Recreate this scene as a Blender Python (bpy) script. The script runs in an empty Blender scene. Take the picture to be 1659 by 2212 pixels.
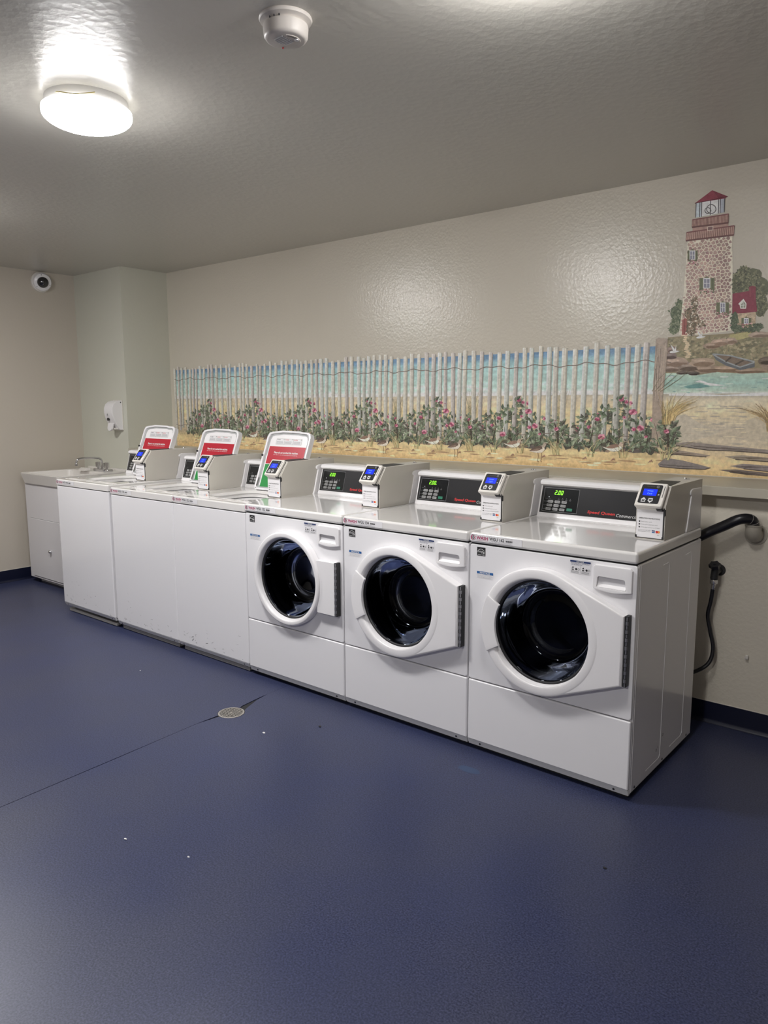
import bpy, bmesh, math, random
import numpy as np
from mathutils import Vector, Matrix

# ------------------------------------------------------------------ camera
SC = bpy.context.scene
COL = SC.collection
F_PX, YAW, PITCH, ROLL = 1624.83, 0.6946, -0.1442, -0.0031
CAM = Vector((0.938, -2.4801, 1.4179))
_fw = Vector((-math.sin(YAW) * math.cos(PITCH), math.cos(YAW) * math.cos(PITCH), math.sin(PITCH)))
_rt = Vector((math.cos(YAW), math.sin(YAW), 0))
_up = _rt.cross(_fw)
_r2 = _rt * math.cos(ROLL) + _up * math.sin(ROLL)
_u2 = -_rt * math.sin(ROLL) + _up * math.cos(ROLL)
cd = bpy.data.cameras.new('camera')
cd.sensor_fit = 'HORIZONTAL'; cd.sensor_width = 36.0; cd.lens = F_PX / 1659 * 36.0
cd.clip_start = 0.02
cam = bpy.data.objects.new('camera', cd); COL.objects.link(cam)
m = Matrix((( _r2.x, _u2.x, -_fw.x, CAM.x), (_r2.y, _u2.y, -_fw.y, CAM.y), (_r2.z, _u2.z, -_fw.z, CAM.z), (0, 0, 0, 1)))
cam.matrix_world = m
SC.camera = cam

# ------------------------------------------------------------------ world, exposure
w = bpy.data.worlds.new('world'); SC.world = w; w.use_nodes = True
w.node_tree.nodes['Background'].inputs[0].default_value = (0.02, 0.02, 0.022, 1)
w.node_tree.nodes['Background'].inputs[1].default_value = 0.0
SC.view_settings.view_transform = 'Standard'; SC.view_settings.look = 'None'
SC.view_settings.gamma = 1.0; SC.view_settings.use_curve_mapping = False
SC.view_settings.exposure = 0.30
LAMP = 150.0            # emission of the dome lights
LAMP_COL = (1.0, 0.985, 0.975)

# ------------------------------------------------------------------ room measures (metres)
YU = 1.252     # mural wall above the ledge
YW = 0.9044    # lower wall behind the washers
ZC = 2.466
XL = -5.17
YCOL, XCOL = 0.835, -4.468
XR, YF = 3.0, -5.6
W = 0.686

def lin(c):
    return tuple(((v / 255.0) / 12.92 if v / 255.0 <= 0.04045 else ((v / 255.0 + 0.055) / 1.055) ** 2.4) for v in c)

# ------------------------------------------------------------------ materials
MATS = {}
def mat(name, col, rough=0.5, metal=0.0, coat=0.0, emit=None, estr=0.0, bump=None, spec=0.5, var=None):
    m = bpy.data.materials.new(name); m.use_nodes = True
    nt = m.node_tree; b = nt.nodes['Principled BSDF']
    b.inputs['Base Color'].default_value = (*col, 1)
    b.inputs['Roughness'].default_value = rough
    b.inputs['Metallic'].default_value = metal
    b.inputs['Coat Weight'].default_value = coat
    b.inputs['Coat Roughness'].default_value = 0.06
    b.inputs['Specular IOR Level'].default_value = spec
    if emit:
        b.inputs['Emission Color'].default_value = (*emit, 1); b.inputs['Emission Strength'].default_value = estr
    if bump or var:
        tc = nt.nodes.new('ShaderNodeTexCoord')
    if bump:
        sc, st, dist = bump
        n = nt.nodes.new('ShaderNodeTexNoise'); n.inputs['Scale'].default_value = sc; n.inputs['Detail'].default_value = 4
        nt.links.new(tc.outputs['Object'], n.inputs['Vector'])
        bp = nt.nodes.new('ShaderNodeBump'); bp.inputs['Strength'].default_value = st; bp.inputs['Distance'].default_value = dist
        nt.links.new(n.outputs['Fac'], bp.inputs['Height']); nt.links.new(bp.outputs['Normal'], b.inputs['Normal'])
    if var:
        sc, amt = var
        n2 = nt.nodes.new('ShaderNodeTexNoise'); n2.inputs['Scale'].default_value = sc; n2.inputs['Detail'].default_value = 6
        nt.links.new(tc.outputs['Object'], n2.inputs['Vector'])
        r = nt.nodes.new('ShaderNodeMapRange'); r.inputs['From Min'].default_value = 0.3; r.inputs['From Max'].default_value = 0.7
        r.inputs['To Min'].default_value = 1 - amt; r.inputs['To Max'].default_value = 1 + amt
        nt.links.new(n2.outputs['Fac'], r.inputs['Value'])
        mx = nt.nodes.new('ShaderNodeVectorMath'); mx.operation = 'SCALE'; mx.inputs[0].default_value = col
        nt.links.new(r.outputs['Result'], mx.inputs['Scale']); nt.links.new(mx.outputs['Vector'], b.inputs['Base Color'])
    MATS[name] = m
    return m

WALL = (0.68, 0.632, 0.54)
def knock(nt, b, scale=26.0, strength=0.35, dist=0.003):
    """orange-peel / knockdown wall paint relief, world space"""
    g = nt.nodes.new('ShaderNodeNewGeometry')
    v = nt.nodes.new('ShaderNodeTexVoronoi'); v.feature = 'F1'; v.inputs['Scale'].default_value = scale
    n0 = nt.nodes.new('ShaderNodeTexNoise'); n0.inputs['Scale'].default_value = scale * 0.7; n0.inputs['Detail'].default_value = 3
    n1 = nt.nodes.new('ShaderNodeTexNoise'); n1.inputs['Scale'].default_value = scale * 3.0; n1.inputs['Detail'].default_value = 3
    nt.links.new(g.outputs['Position'], n0.inputs['Vector']); nt.links.new(g.outputs['Position'], n1.inputs['Vector'])
    ad = nt.nodes.new('ShaderNodeVectorMath'); ad.operation = 'MULTIPLY_ADD'
    ad.inputs[1].default_value = (0.022,) * 3
    nt.links.new(n0.outputs['Color'], ad.inputs[0]); nt.links.new(g.outputs['Position'], ad.inputs[2])
    nt.links.new(ad.outputs['Vector'], v.inputs['Vector'])
    mm = nt.nodes.new('ShaderNodeMath'); mm.operation = 'MULTIPLY_ADD'; mm.inputs[1].default_value = 0.5
    nt.links.new(n1.outputs['Fac'], mm.inputs[0]); nt.links.new(v.outputs['Distance'], mm.inputs[2])
    bp = nt.nodes.new('ShaderNodeBump'); bp.inputs['Strength'].default_value = strength; bp.inputs['Distance'].default_value = dist
    nt.links.new(mm.outputs[0], bp.inputs['Height']); nt.links.new(bp.outputs['Normal'], b.inputs['Normal'])

def wallmat(name, col, rough, strength, spec=0.5, scale=46.0):
    m = mat(name, col, rough, spec=spec)
    nt = m.node_tree; knock(nt, nt.nodes['Principled BSDF'], scale, strength)
    return m
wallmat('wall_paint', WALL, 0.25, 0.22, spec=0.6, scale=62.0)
wallmat('wall_side_shaded', (0.54, 0.49, 0.42), 0.45, 0.12)  # same wall paint, its dimmer, warmer light put into the colour
wallmat('wall_pier_tinted', (0.63, 0.63, 0.545), 0.45, 0.12)  # same wall paint, greenish cast of the light put into the colour
wallmat('ceiling_paint', (0.55, 0.53, 0.48), 0.30, 0.26, scale=36.0)
mat('ledge_paint', (0.50, 0.465, 0.385), 0.42, bump=(40, 0.08, 0.002), var=(3.0, 0.10))

# floor: navy sheet vinyl, fine speckle, worn patches
def floormat():
    m = mat('floor_vinyl', (0.05, 0.06, 0.115), 0.42, spec=0.45)
    nt = m.node_tree; b = nt.nodes['Principled BSDF']
    g = nt.nodes.new('ShaderNodeNewGeometry')
    n1 = nt.nodes.new('ShaderNodeTexNoise'); n1.inputs['Scale'].default_value = 190; n1.inputs['Detail'].default_value = 2
    n2 = nt.nodes.new('ShaderNodeTexNoise'); n2.inputs['Scale'].default_value = 1.7; n2.inputs['Detail'].default_value = 4
    n3 = nt.nodes.new('ShaderNodeTexNoise'); n3.inputs['Scale'].default_value = 90; n3.inputs['Detail'].default_value = 3
    for n in (n1, n2, n3): nt.links.new(g.outputs['Position'], n.inputs['Vector'])
    r = nt.nodes.new('ShaderNodeValToRGB')
    r.color_ramp.elements[0].position = 0.32; r.color_ramp.elements[0].color = (0.015, 0.021, 0.052, 1)
    r.color_ramp.elements[1].position = 0.72; r.color_ramp.elements[1].color = (0.058, 0.067, 0.130, 1)
    nt.links.new(n1.outputs['Fac'], r.inputs['Fac'])
    r2 = nt.nodes.new('ShaderNodeValToRGB')
    r2.color_ramp.elements[0].position = 0.35; r2.color_ramp.elements[0].color = (0.86, 0.90, 1.05, 1)
    r2.color_ramp.elements[1].position = 0.70; r2.color_ramp.elements[1].color = (1.14, 1.07, 0.98, 1)
    nt.links.new(n2.outputs['Fac'], r2.inputs['Fac'])
    mx = nt.nodes.new('ShaderNodeMix'); mx.data_type = 'RGBA'; mx.blend_type = 'MULTIPLY'; mx.inputs['Factor'].default_value = 1
    nt.links.new(r.outputs['Color'], mx.inputs['A']); nt.links.new(r2.outputs['Color'], mx.inputs['B'])
    nt.links.new(mx.outputs['Result'], b.inputs['Base Color'])
    rr = nt.nodes.new('ShaderNodeMapRange'); rr.inputs['To Min'].default_value = 0.30; rr.inputs['To Max'].default_value = 0.46
    nt.links.new(n2.outputs['Fac'], rr.inputs['Value']); nt.links.new(rr.outputs['Result'], b.inputs['Roughness'])
    bp = nt.nodes.new('ShaderNodeBump'); bp.inputs['Strength'].default_value = 0.12; bp.inputs['Distance'].default_value = 0.001
    nt.links.new(n3.outputs['Fac'], bp.inputs['Height']); nt.links.new(bp.outputs['Normal'], b.inputs['Normal'])
floormat()
mat('subfloor', (0.02, 0.02, 0.022), 0.9)
mat('cove_rubber', (0.007, 0.009, 0.026), 0.35, spec=0.3)
mat('caulk', (0.62, 0.58, 0.52), 0.6)
mat('floor_patch', (0.035, 0.06, 0.13), 0.5)
mat('enamel', (0.84, 0.83, 0.85), 0.22, coat=0.35, bump=(300, 0.02, 0.0005))
mat('enamel_top_reflect', (0.76, 0.742, 0.725), 0.14, coat=0.8)  # same white enamel, beige wall reflection on the tops put into the colour
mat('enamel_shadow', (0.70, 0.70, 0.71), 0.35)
mat('plastic_white', (0.85, 0.835, 0.845), 0.30, coat=0.1)
mat('plastic_warm', (0.76, 0.73, 0.68), 0.38)
mat('steel_beige', (0.60, 0.57, 0.515), 0.36, coat=0.1, var=(3, 0.05))
mat('dark_gap', (0.012, 0.012, 0.014), 0.7)
mat('rubber', (0.018, 0.018, 0.02), 0.5)
mat('hose_black', (0.010, 0.010, 0.014), 0.32)
mat('face_black', (0.022, 0.022, 0.024), 0.28, var=(6, .06))
mat('keypad_black', (0.008, 0.009, 0.010), 0.22)
mat('key_grey', (0.34, 0.34, 0.34), 0.45)
mat('key_green', (0.03, 0.20, 0.12), 0.45)
mat('line_grey', (0.30, 0.30, 0.31), 0.45)
mat('dim_print', (0.16, 0.16, 0.165), 0.5)
mat('print_white', (0.72, 0.72, 0.72), 0.5)
mat('print_red', (0.58, 0.03, 0.03), 0.45)
mat('print_crimson', (0.40, 0.03, 0.12), 0.45)
mat('print_black', (0.018, 0.018, 0.02), 0.5)
mat('print_grey', (0.30, 0.30, 0.31), 0.5)
mat('print_blue', (0.03, 0.13, 0.36), 0.45)
mat('print_navy', (0.015, 0.035, 0.13), 0.45)
mat('print_orange', (0.75, 0.28, 0.06), 0.45)
mat('sticker', (0.78, 0.77, 0.79), 0.4)
mat('sticker_grey', (0.56, 0.56, 0.54), 0.45)
mat('poster_red', (0.46, 0.012, 0.03), 0.35)
mat('poster_green', (0.02, 0.26, 0.055), 0.35)
mat('tub_dark', (0.02, 0.02, 0.022), 0.5)
mat('detector_plastic', (0.60, 0.56, 0.52), 0.42)
mat('lid_shade_grey', (0.40, 0.41, 0.41), 0.5)
mat('knuckle', (0.34, 0.34, 0.36), 0.35, metal=0.8)
mat('chrome', (0.72, 0.72, 0.74), 0.12, metal=1.0)
mat('steel_dark', (0.12, 0.12, 0.13), 0.32, metal=1.0)
mat('hinge_steel', (0.10, 0.10, 0.11), 0.38, metal=0.8)
mat('drum_steel', (0.16, 0.17, 0.19), 0.24, metal=1.0)
mat('zinc', (0.42, 0.41, 0.39), 0.5, metal=0.6)
mat('sink_plastic', (0.76, 0.73, 0.69), 0.32, coat=0.1)
mat('sink_board', (0.74, 0.72, 0.73), 0.45)
mat('drain_steel', (0.46, 0.43, 0.39), 0.42, metal=0.55)
mat('pipe_paint', (0.42, 0.39, 0.33), 0.4)
mat('screen_blue', (0.0, 0.0, 0.02), 0.3, emit=(0.005, 0.03, 1.0), estr=1.15)
mat('screen_text', (0.1, 0.2, 0.5), 0.3, emit=(0.10, 0.22, 1.0), estr=1.6)
mat('led_green', (0.0, 0.02, 0.0), 0.3, emit=(0.28, 1.0, 0.04), estr=1.5)
mat('led_white', (0.5, 0.5, 0.5), 0.3, emit=(0.9, 0.95, 1.0), estr=0.9)
mat('dome_smoke', (0.02, 0.02, 0.022), 0.06, coat=0.6)
mat('lint', (0.72, 0.71, 0.70), 0.8)
mat('scuff', (0.20, 0.20, 0.21), 0.6)
mat('scuff_light', (0.52, 0.52, 0.53), 0.6)
mat('lamp_base', (0.80, 0.79, 0.77), 0.4)
mat('wire_yellow', (0.45, 0.36, 0.10), 0.5)

def lampmat(name, k, rim):
    mat(name, (0.9, 0.9, 0.9), 0.4, emit=LAMP_COL, estr=LAMP)
    # diffuser: the LED board faces down, so the bowl dims towards its rim, unless rim is raised for ceiling glow
    nt = MATS[name].node_tree; b = nt.nodes['Principled BSDF']
    g = nt.nodes.new('ShaderNodeNewGeometry'); sp = nt.nodes.new('ShaderNodeSeparateXYZ'); nt.links.new(g.outputs['Normal'], sp.inputs[0])
    r = nt.nodes.new('ShaderNodeMapRange'); r.interpolation_type = 'SMOOTHSTEP'
    r.inputs['From Min'].default_value = -0.25; r.inputs['From Max'].default_value = -0.97; r.inputs['To Min'].default_value = LAMP * k * rim; r.inputs['To Max'].default_value = LAMP * k
    nt.links.new(sp.outputs['Z'], r.inputs['Value']); nt.links.new(r.outputs['Result'], b.inputs['Emission Strength'])
lampmat('lamp_glow', 1.0, .030)
lampmat('lamp_glow_dim', 0.22, 3.2)  # rim made brighter than the centre to throw a glow on the ceiling
lampmat('lamp_glow_added', 1.55, .03)  # glow of the unseen lamp added to lift the washer fronts

def glassmat():
    m = bpy.data.materials.new('door_glass'); m.use_nodes = True; nt = m.node_tree
    nt.nodes.clear()
    o = nt.nodes.new('ShaderNodeOutputMaterial'); mx = nt.nodes.new('ShaderNodeMixShader')
    t = nt.nodes.new('ShaderNodeBsdfTransparent'); t.inputs['Color'].default_value = (0.11, 0.115, 0.14, 1)
    g = nt.nodes.new('ShaderNodeBsdfGlossy'); g.inputs['Roughness'].default_value = 0.03; g.inputs['Color'].default_value = (0.82, 0.88, 1.0, 1)
    f = nt.nodes.new('ShaderNodeFresnel'); f.inputs['IOR'].default_value = 1.25
    nt.links.new(f.outputs[0], mx.inputs[0]); nt.links.new(t.outputs[0], mx.inputs[1]); nt.links.new(g.outputs[0], mx.inputs[2])
    nt.links.new(mx.outputs[0], o.inputs['Surface']); MATS['door_glass'] = m
glassmat()

def muralmat():
    m = mat('mural_print', (0.5, 0.5, 0.5), 0.36)
    nt = m.node_tree; b = nt.nodes['Principled BSDF']
    a = nt.nodes.new('ShaderNodeAttribute'); a.attribute_name = 'Col'
    g = nt.nodes.new('ShaderNodeNewGeometry')
    n = nt.nodes.new('ShaderNodeTexNoise'); n.inputs['Scale'].default_value = 70; n.inputs['Detail'].default_value = 4
    nt.links.new(g.outputs['Position'], n.inputs['Vector'])
    r = nt.nodes.new('ShaderNodeMapRange'); r.inputs['From Min'].default_value = 0.3; r.inputs['From Max'].default_value = 0.7
    r.inputs['To Min'].default_value = 0.86; r.inputs['To Max'].default_value = 1.14
    nt.links.new(n.outputs['Fac'], r.inputs['Value'])
    s = nt.nodes.new('ShaderNodeVectorMath'); s.operation = 'SCALE'
    nt.links.new(a.outputs['Color'], s.inputs[0]); nt.links.new(r.outputs['Result'], s.inputs['Scale'])
    nt.links.new(s.outputs['Vector'], b.inputs['Base Color'])
    knock(nt, b, 62.0, 0.20)
muralmat()

# ------------------------------------------------------------------ mesh helpers
def box(x0, x1, y0, y1, z0, z1):
    v = [(x, y, z) for x in (x0, x1) for y in (y0, y1) for z in (z0, z1)]
    f = [(0, 1, 3, 2), (4, 6, 7, 5), (0, 4, 5, 1), (2, 3, 7, 6), (0, 2, 6, 4), (1, 5, 7, 3)]
    return v, f
def from_bm(bm):
    bm.verts.index_update()
    v = [tuple(a.co) for a in bm.verts]; f = [tuple(a.index for a in q.verts) for q in bm.faces]
    bm.free(); return v, f
def rbox(x0, x1, y0, y1, z0, z1, r=0.005, seg=2, skip=None):
    bm = bmesh.new(); v, f = box(x0, x1, y0, y1, z0, z1)
    vs = [bm.verts.new(p) for p in v]
    for q in f: bm.faces.new([vs[i] for i in q])
    bmesh.ops.recalc_face_normals(bm, faces=bm.faces)
    ed = [e for e in bm.edges if not (skip and skip(e))]
    bmesh.ops.bevel(bm, geom=ed, offset=r, segments=seg, profile=0.5, affect='EDGES')
    return from_bm(bm)
def prism(outline, a0, a1, axis='x'):
    """outline: 2-D loop in the two other axes (x: (y,z)  y: (x,z)  z: (x,y))"""
    n = len(outline)
    def P(a, p):
        return {'x': (a, p[0], p[1]), 'y': (p[0], a, p[1]), 'z': (p[0], p[1], a)}[axis]
    v = [P(a0, p) for p in outline] + [P(a1, p) for p in outline]
    f = [tuple(range(n))[::-1], tuple(range(n, 2 * n))] + [(i, (i + 1) % n, n + (i + 1) % n, n + i) for i in range(n)]
    return v, f
def lathe(prof, c=(0, 0, 0), axis='z', seg=40, closed=False):
    """prof: list of (radius, height along axis)"""
    v = []; f = []; n = len(prof)
    for i in range(seg):
        a = 2 * math.pi * i / seg
        for r, h in prof:
            p, q = r * math.cos(a), r * math.sin(a)
            v.append({'z': (c[0] + p, c[1] + q, c[2] + h), 'y': (c[0] + p, c[1] + h, c[2] + q), 'x': (c[0] + h, c[1] + p, c[2] + q)}[axis])
    for i in range(seg):
        j = (i + 1) % seg
        for k in range(n - 1): f.append((i * n + k, j * n + k, j * n + k + 1, i * n + k + 1))
    return v, f
def smooth_path(pts, n=8):
    pts = [Vector(p) for p in pts]; out = []
    for i in range(len(pts) - 1):
        p0 = pts[max(i - 1, 0)]; p1 = pts[i]; p2 = pts[i + 1]; p3 = pts[min(i + 2, len(pts) - 1)]
        for k in range(n):
            t = k / n
            out.append(0.5 * ((2 * p1) + (-p0 + p2) * t + (2 * p0 - 5 * p1 + 4 * p2 - p3) * t * t + (-p0 + 3 * p1 - 3 * p2 + p3) * t ** 3))
    out.append(pts[-1]); return out
def tube(path, r, seg=10, cap=True):
    path = [Vector(p) for p in path]; v = []; f = []
    rs = r if isinstance(r, (list, tuple)) else [r] * len(path)
    t0 = (path[1] - path[0]).normalized()
    nrm = t0.orthogonal().normalized()
    for i, p in enumerate(path):
        t = (path[min(i + 1, len(path) - 1)] - path[max(i - 1, 0)]).normalized()
        nrm = (nrm - t * nrm.dot(t)).normalized(); bn = t.cross(nrm)
        for k in range(seg):
            a = 2 * math.pi * k / seg
            v.append(tuple(p + (nrm * math.cos(a) + bn * math.sin(a)) * rs[i]))
    for i in range(len(path) - 1):
        for k in range(seg):
            k2 = (k + 1) % seg
            f.append((i * seg + k, i * seg + k2, (i + 1) * seg + k2, (i + 1) * seg + k))
    if cap:
        f.append(tuple(range(seg))[::-1]); f.append(tuple((len(path) - 1) * seg + k for k in range(seg)))
    return v, f
def rrect(x0, x1, y0, y1, r, n=5):
    out = []
    for cx, cy, a0 in ((x1 - r, y1 - r, 0), (x0 + r, y1 - r, 90), (x0 + r, y0 + r, 180), (x1 - r, y0 + r, 270)):
        for k in range(n + 1):
            a = math.radians(a0 + 90 * k / n); out.append((cx + r * math.cos(a), cy + r * math.sin(a)))
    return out
def circ(cx, cy, r, n=48, ry=None, a0=0.0):
    ry = ry or r
    return [(cx + r * math.cos(a0 + 2 * math.pi * i / n), cy + ry * math.sin(a0 + 2 * math.pi * i / n)) for i in range(n)]
def hull(pts):
    pts = sorted(set(pts)); lo = []; hi = []
    for seq, out in ((pts, lo), (pts[::-1], hi)):
        for p in seq:
            while len(out) >= 2 and (out[-1][0] - out[-2][0]) * (p[1] - out[-2][1]) - (out[-1][1] - out[-2][1]) * (p[0] - out[-2][0]) <= 0: out.pop()
            out.append(p)
    return lo[:-1] + hi[:-1]
def plate(outer, holes, d0, d1, axis='y', bevel=0.0, seg=2, hbevel=0.0):
    """flat plate with holes; d0 = visible side, d1 = rear side along axis"""
    bm = bmesh.new()
    def P(p, d): return {'x': (d, p[0], p[1]), 'y': (p[0], d, p[1]), 'z': (p[0], p[1], d)}[axis]
    edges = []; loops = []
    for lp in [outer] + list(holes):
        vs = [bm.verts.new(P(p, d0)) for p in lp]; loops.append(vs)
        for i in range(len(vs)): edges.append(bm.edges.new((vs[i], vs[(i + 1) % len(vs)])))
    bmesh.ops.triangle_fill(bm, edges=edges, use_beauty=True)
    bm.verts.index_update()
    ai = 'xyz'.index(axis)
    tris = [tuple(a.index for a in q.verts) for q in bm.faces]
    fv = [tuple(a.co) for a in bm.verts]; nv = len(fv)
    lidx = [[a.index for a in vs] for vs in loops]
    bm.free()
    def back(p): q = list(p); q[ai] = d1; return tuple(q)
    V = fv + [back(p) for p in fv]
    Fc = list(tris) + [tuple(i + nv for i in reversed(t)) for t in tris]
    for lp in lidx:
        for i in range(len(lp)):
            j = (i + 1) % len(lp); Fc.append((lp[i], lp[j], lp[j] + nv, lp[i] + nv))
    bm = bmesh.new(); bv = [bm.verts.new(p) for p in V]
    for q in Fc: bm.faces.new([bv[i] for i in q])
    bmesh.ops.recalc_face_normals(bm, faces=bm.faces)
    if bevel > 0 or hbevel > 0:
        ai = 'xyz'.index(axis); ed = []
        for e in bm.edges:
            if all(abs(a.co[ai] - d0) < 1e-7 for a in e.verts) and len(e.link_faces) == 2:
                n1, n2 = (q.normal for q in e.link_faces)
                if abs(n1[ai]) > 0.9 and abs(n2[ai]) > 0.9: continue
                ed.append(e)
        if ed: bmesh.ops.bevel(bm, geom=ed, offset=bevel or hbevel, segments=seg, profile=0.5, affect='EDGES')
    return from_bm(bm)
def xform(vf, M):
    v, f = vf; return [tuple(M @ Vector(p)) for p in v], f
def merge(*vfs):
    V = []; Fc = []
    for v, f in vfs:
        o = len(V); V += list(v); Fc += [tuple(i + o for i in q) for q in f]
    return V, Fc

class MB:
    def __init__(s): s.V = []; s.F = []; s.M = []; s.mats = []
    def add(s, vf, m):
        v, f = vf; o = len(s.V); s.V += list(v)
        if m not in s.mats: s.mats.append(m)
        k = s.mats.index(m)
        for q in f: s.F.append(tuple(i + o for i in q)); s.M.append(k)
        return s
    def build(s, name, parent=None, smooth=35.0, recalc=True):
        me = bpy.data.meshes.new(name); me.from_pydata([tuple(p) for p in s.V], [], s.F)
        for k in s.mats: me.materials.append(MATS[k])
        me.polygons.foreach_set('material_index', s.M)
        if recalc:
            bm = bmesh.new(); bm.from_mesh(me); bmesh.ops.recalc_face_normals(bm, faces=bm.faces); bm.to_mesh(me); bm.free()
        if smooth:
            me.polygons.foreach_set('use_smooth', [True] * len(me.polygons)); me.set_sharp_from_angle(angle=math.radians(smooth))
        me.update()
        o = bpy.data.objects.new(name, me); COL.objects.link(o)
        if smooth and len(me.polygons) > 8:
            wn = o.modifiers.new('weighted_normals', 'WEIGHTED_NORMAL'); wn.keep_sharp = True; wn.weight = 60
        if parent: o.parent = parent
        return o
def part(name, vf, m, parent=None, smooth=35.0):
    return MB().add(vf, m).build(name, parent, smooth)
def thing(name, label, cat, loc=(0, 0, 0), group=None, rz=0.0):
    o = bpy.data.objects.new(name, None); COL.objects.link(o)
    o.empty_display_size = 0.1
    o.location = loc; o.rotation_euler = (0, 0, rz); o['label'] = label; o['category'] = cat
    if group: o['group'] = group
    return o
def tag(o, label, cat, group=None):
    o['label'] = label; o['category'] = cat
    if group: o['group'] = group
    return o
def struct(o): o['kind'] = 'structure'; return o

# ------------------------------------------------------------------ lettering
_T = {}
def text2d(s, bold=0.0, shear=0.0, width=1.0):
    key = (s, bold, shear)
    if key not in _T:
        c = bpy.data.curves.new('lettering', 'FONT'); c.body = s; c.size = 1.0; c.offset = bold; c.shear = shear; c.resolution_u = 3
        c.fill_mode = 'FRONT'
        o = bpy.data.objects.new('lettering', c); COL.objects.link(o)
        dg = bpy.context.evaluated_depsgraph_get()
        me = bpy.data.meshes.new_from_object(o.evaluated_get(dg))
        v = np.array([tuple(a.co)[:2] for a in me.vertices]) if len(me.vertices) else np.zeros((0, 2))
        f = [tuple(p.vertices) for p in me.polygons]
        bpy.data.objects.remove(o); bpy.data.curves.remove(c); bpy.data.meshes.remove(me)
        if len(v): v = v - v.min(axis=0)
        _T[key] = (v, f)
    return _T[key]
class Frame:
    def __init__(s, o, u, v):
        s.o = Vector(o); s.u = Vector(u).normalized(); s.v = Vector(v).normalized(); s.n = s.u.cross(s.v)
    def p(s, a, b, h=0.0): return tuple(s.o + s.u * a + s.v * b + s.n * h)
class Decal(MB):
    """flat print on a surface, built in the surface's own (right, up) frame"""
    def __init__(s, fr): MB.__init__(s); s.fr = fr; s.h = 0.0004
    def poly(s, pts, m, h=None):
        h = s.h if h is None else h
        s.add(([s.fr.p(a, b, h) for a, b in pts], [tuple(range(len(pts)))]), m)
    def rect(s, a0, a1, b0, b1, m, h=None): s.poly([(a0, b0), (a1, b0), (a1, b1), (a0, b1)], m, h)
    def rrect(s, a0, a1, b0, b1, r, m, h=None): s.poly(rrect(a0, a1, b0, b1, r, 4), m, h)
    def line(s, a0, b0, a1, b1, t, m, h=None):
        d = Vector((a1 - a0, b1 - b0)); n = Vector((-d.y, d.x)).normalized() * t * 0.5
        s.poly([(a0 + n.x, b0 + n.y), (a0 - n.x, b0 - n.y), (a1 - n.x, b1 - n.y), (a1 + n.x, b1 + n.y)], m, h)
    def border(s, a0, a1, b0, b1, t, m, h=None):
        s.rect(a0, a1, b0, b0 + t, m, h); s.rect(a0, a1, b1 - t, b1, m, h)
        s.rect(a0, a0 + t, b0 + t, b1 - t, m, h); s.rect(a1 - t, a1, b0 + t, b1 - t, m, h)
    def ring(s, a, b, r, t, m, h=None, n=24, f0=0.0, f1=1.0):
        h = s.h if h is None else h
        for i in range(n):
            q = [2 * math.pi * (f0 + (f1 - f0) * (i + k) / n) for k in (0, 1)]
            s.poly([(a + r * math.cos(q[0]), b + r * math.sin(q[0])), (a + r * math.cos(q[1]), b + r * math.sin(q[1])),
                    (a + (r - t) * math.cos(q[1]), b + (r - t) * math.sin(q[1])), (a + (r - t) * math.cos(q[0]), b + (r - t) * math.sin(q[0]))], m, h)
    def text(s, t, a, b, height, m, width=None, h=None, bold=0.0, shear=0.0, align='l'):
        """height = cap height in metres; width = forced total width"""
        h = s.h if h is None else h
        v, f = text2d(t, bold, shear)
        if not len(v): return
        hh = v[:, 1].max(); ww = v[:, 0].max()
        ky = height / hh; kx = (width / ww) if width else ky
        off = {'l': 0, 'c': -ww * kx / 2, 'r': -ww * kx}[align]
        s.add(([s.fr.p(a + off + x * kx, b + y * ky, h) for x, y in v], f), m)
    def build(s, name, parent=None): return MB.build(s, name, parent, smooth=None, recalc=False)

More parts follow.
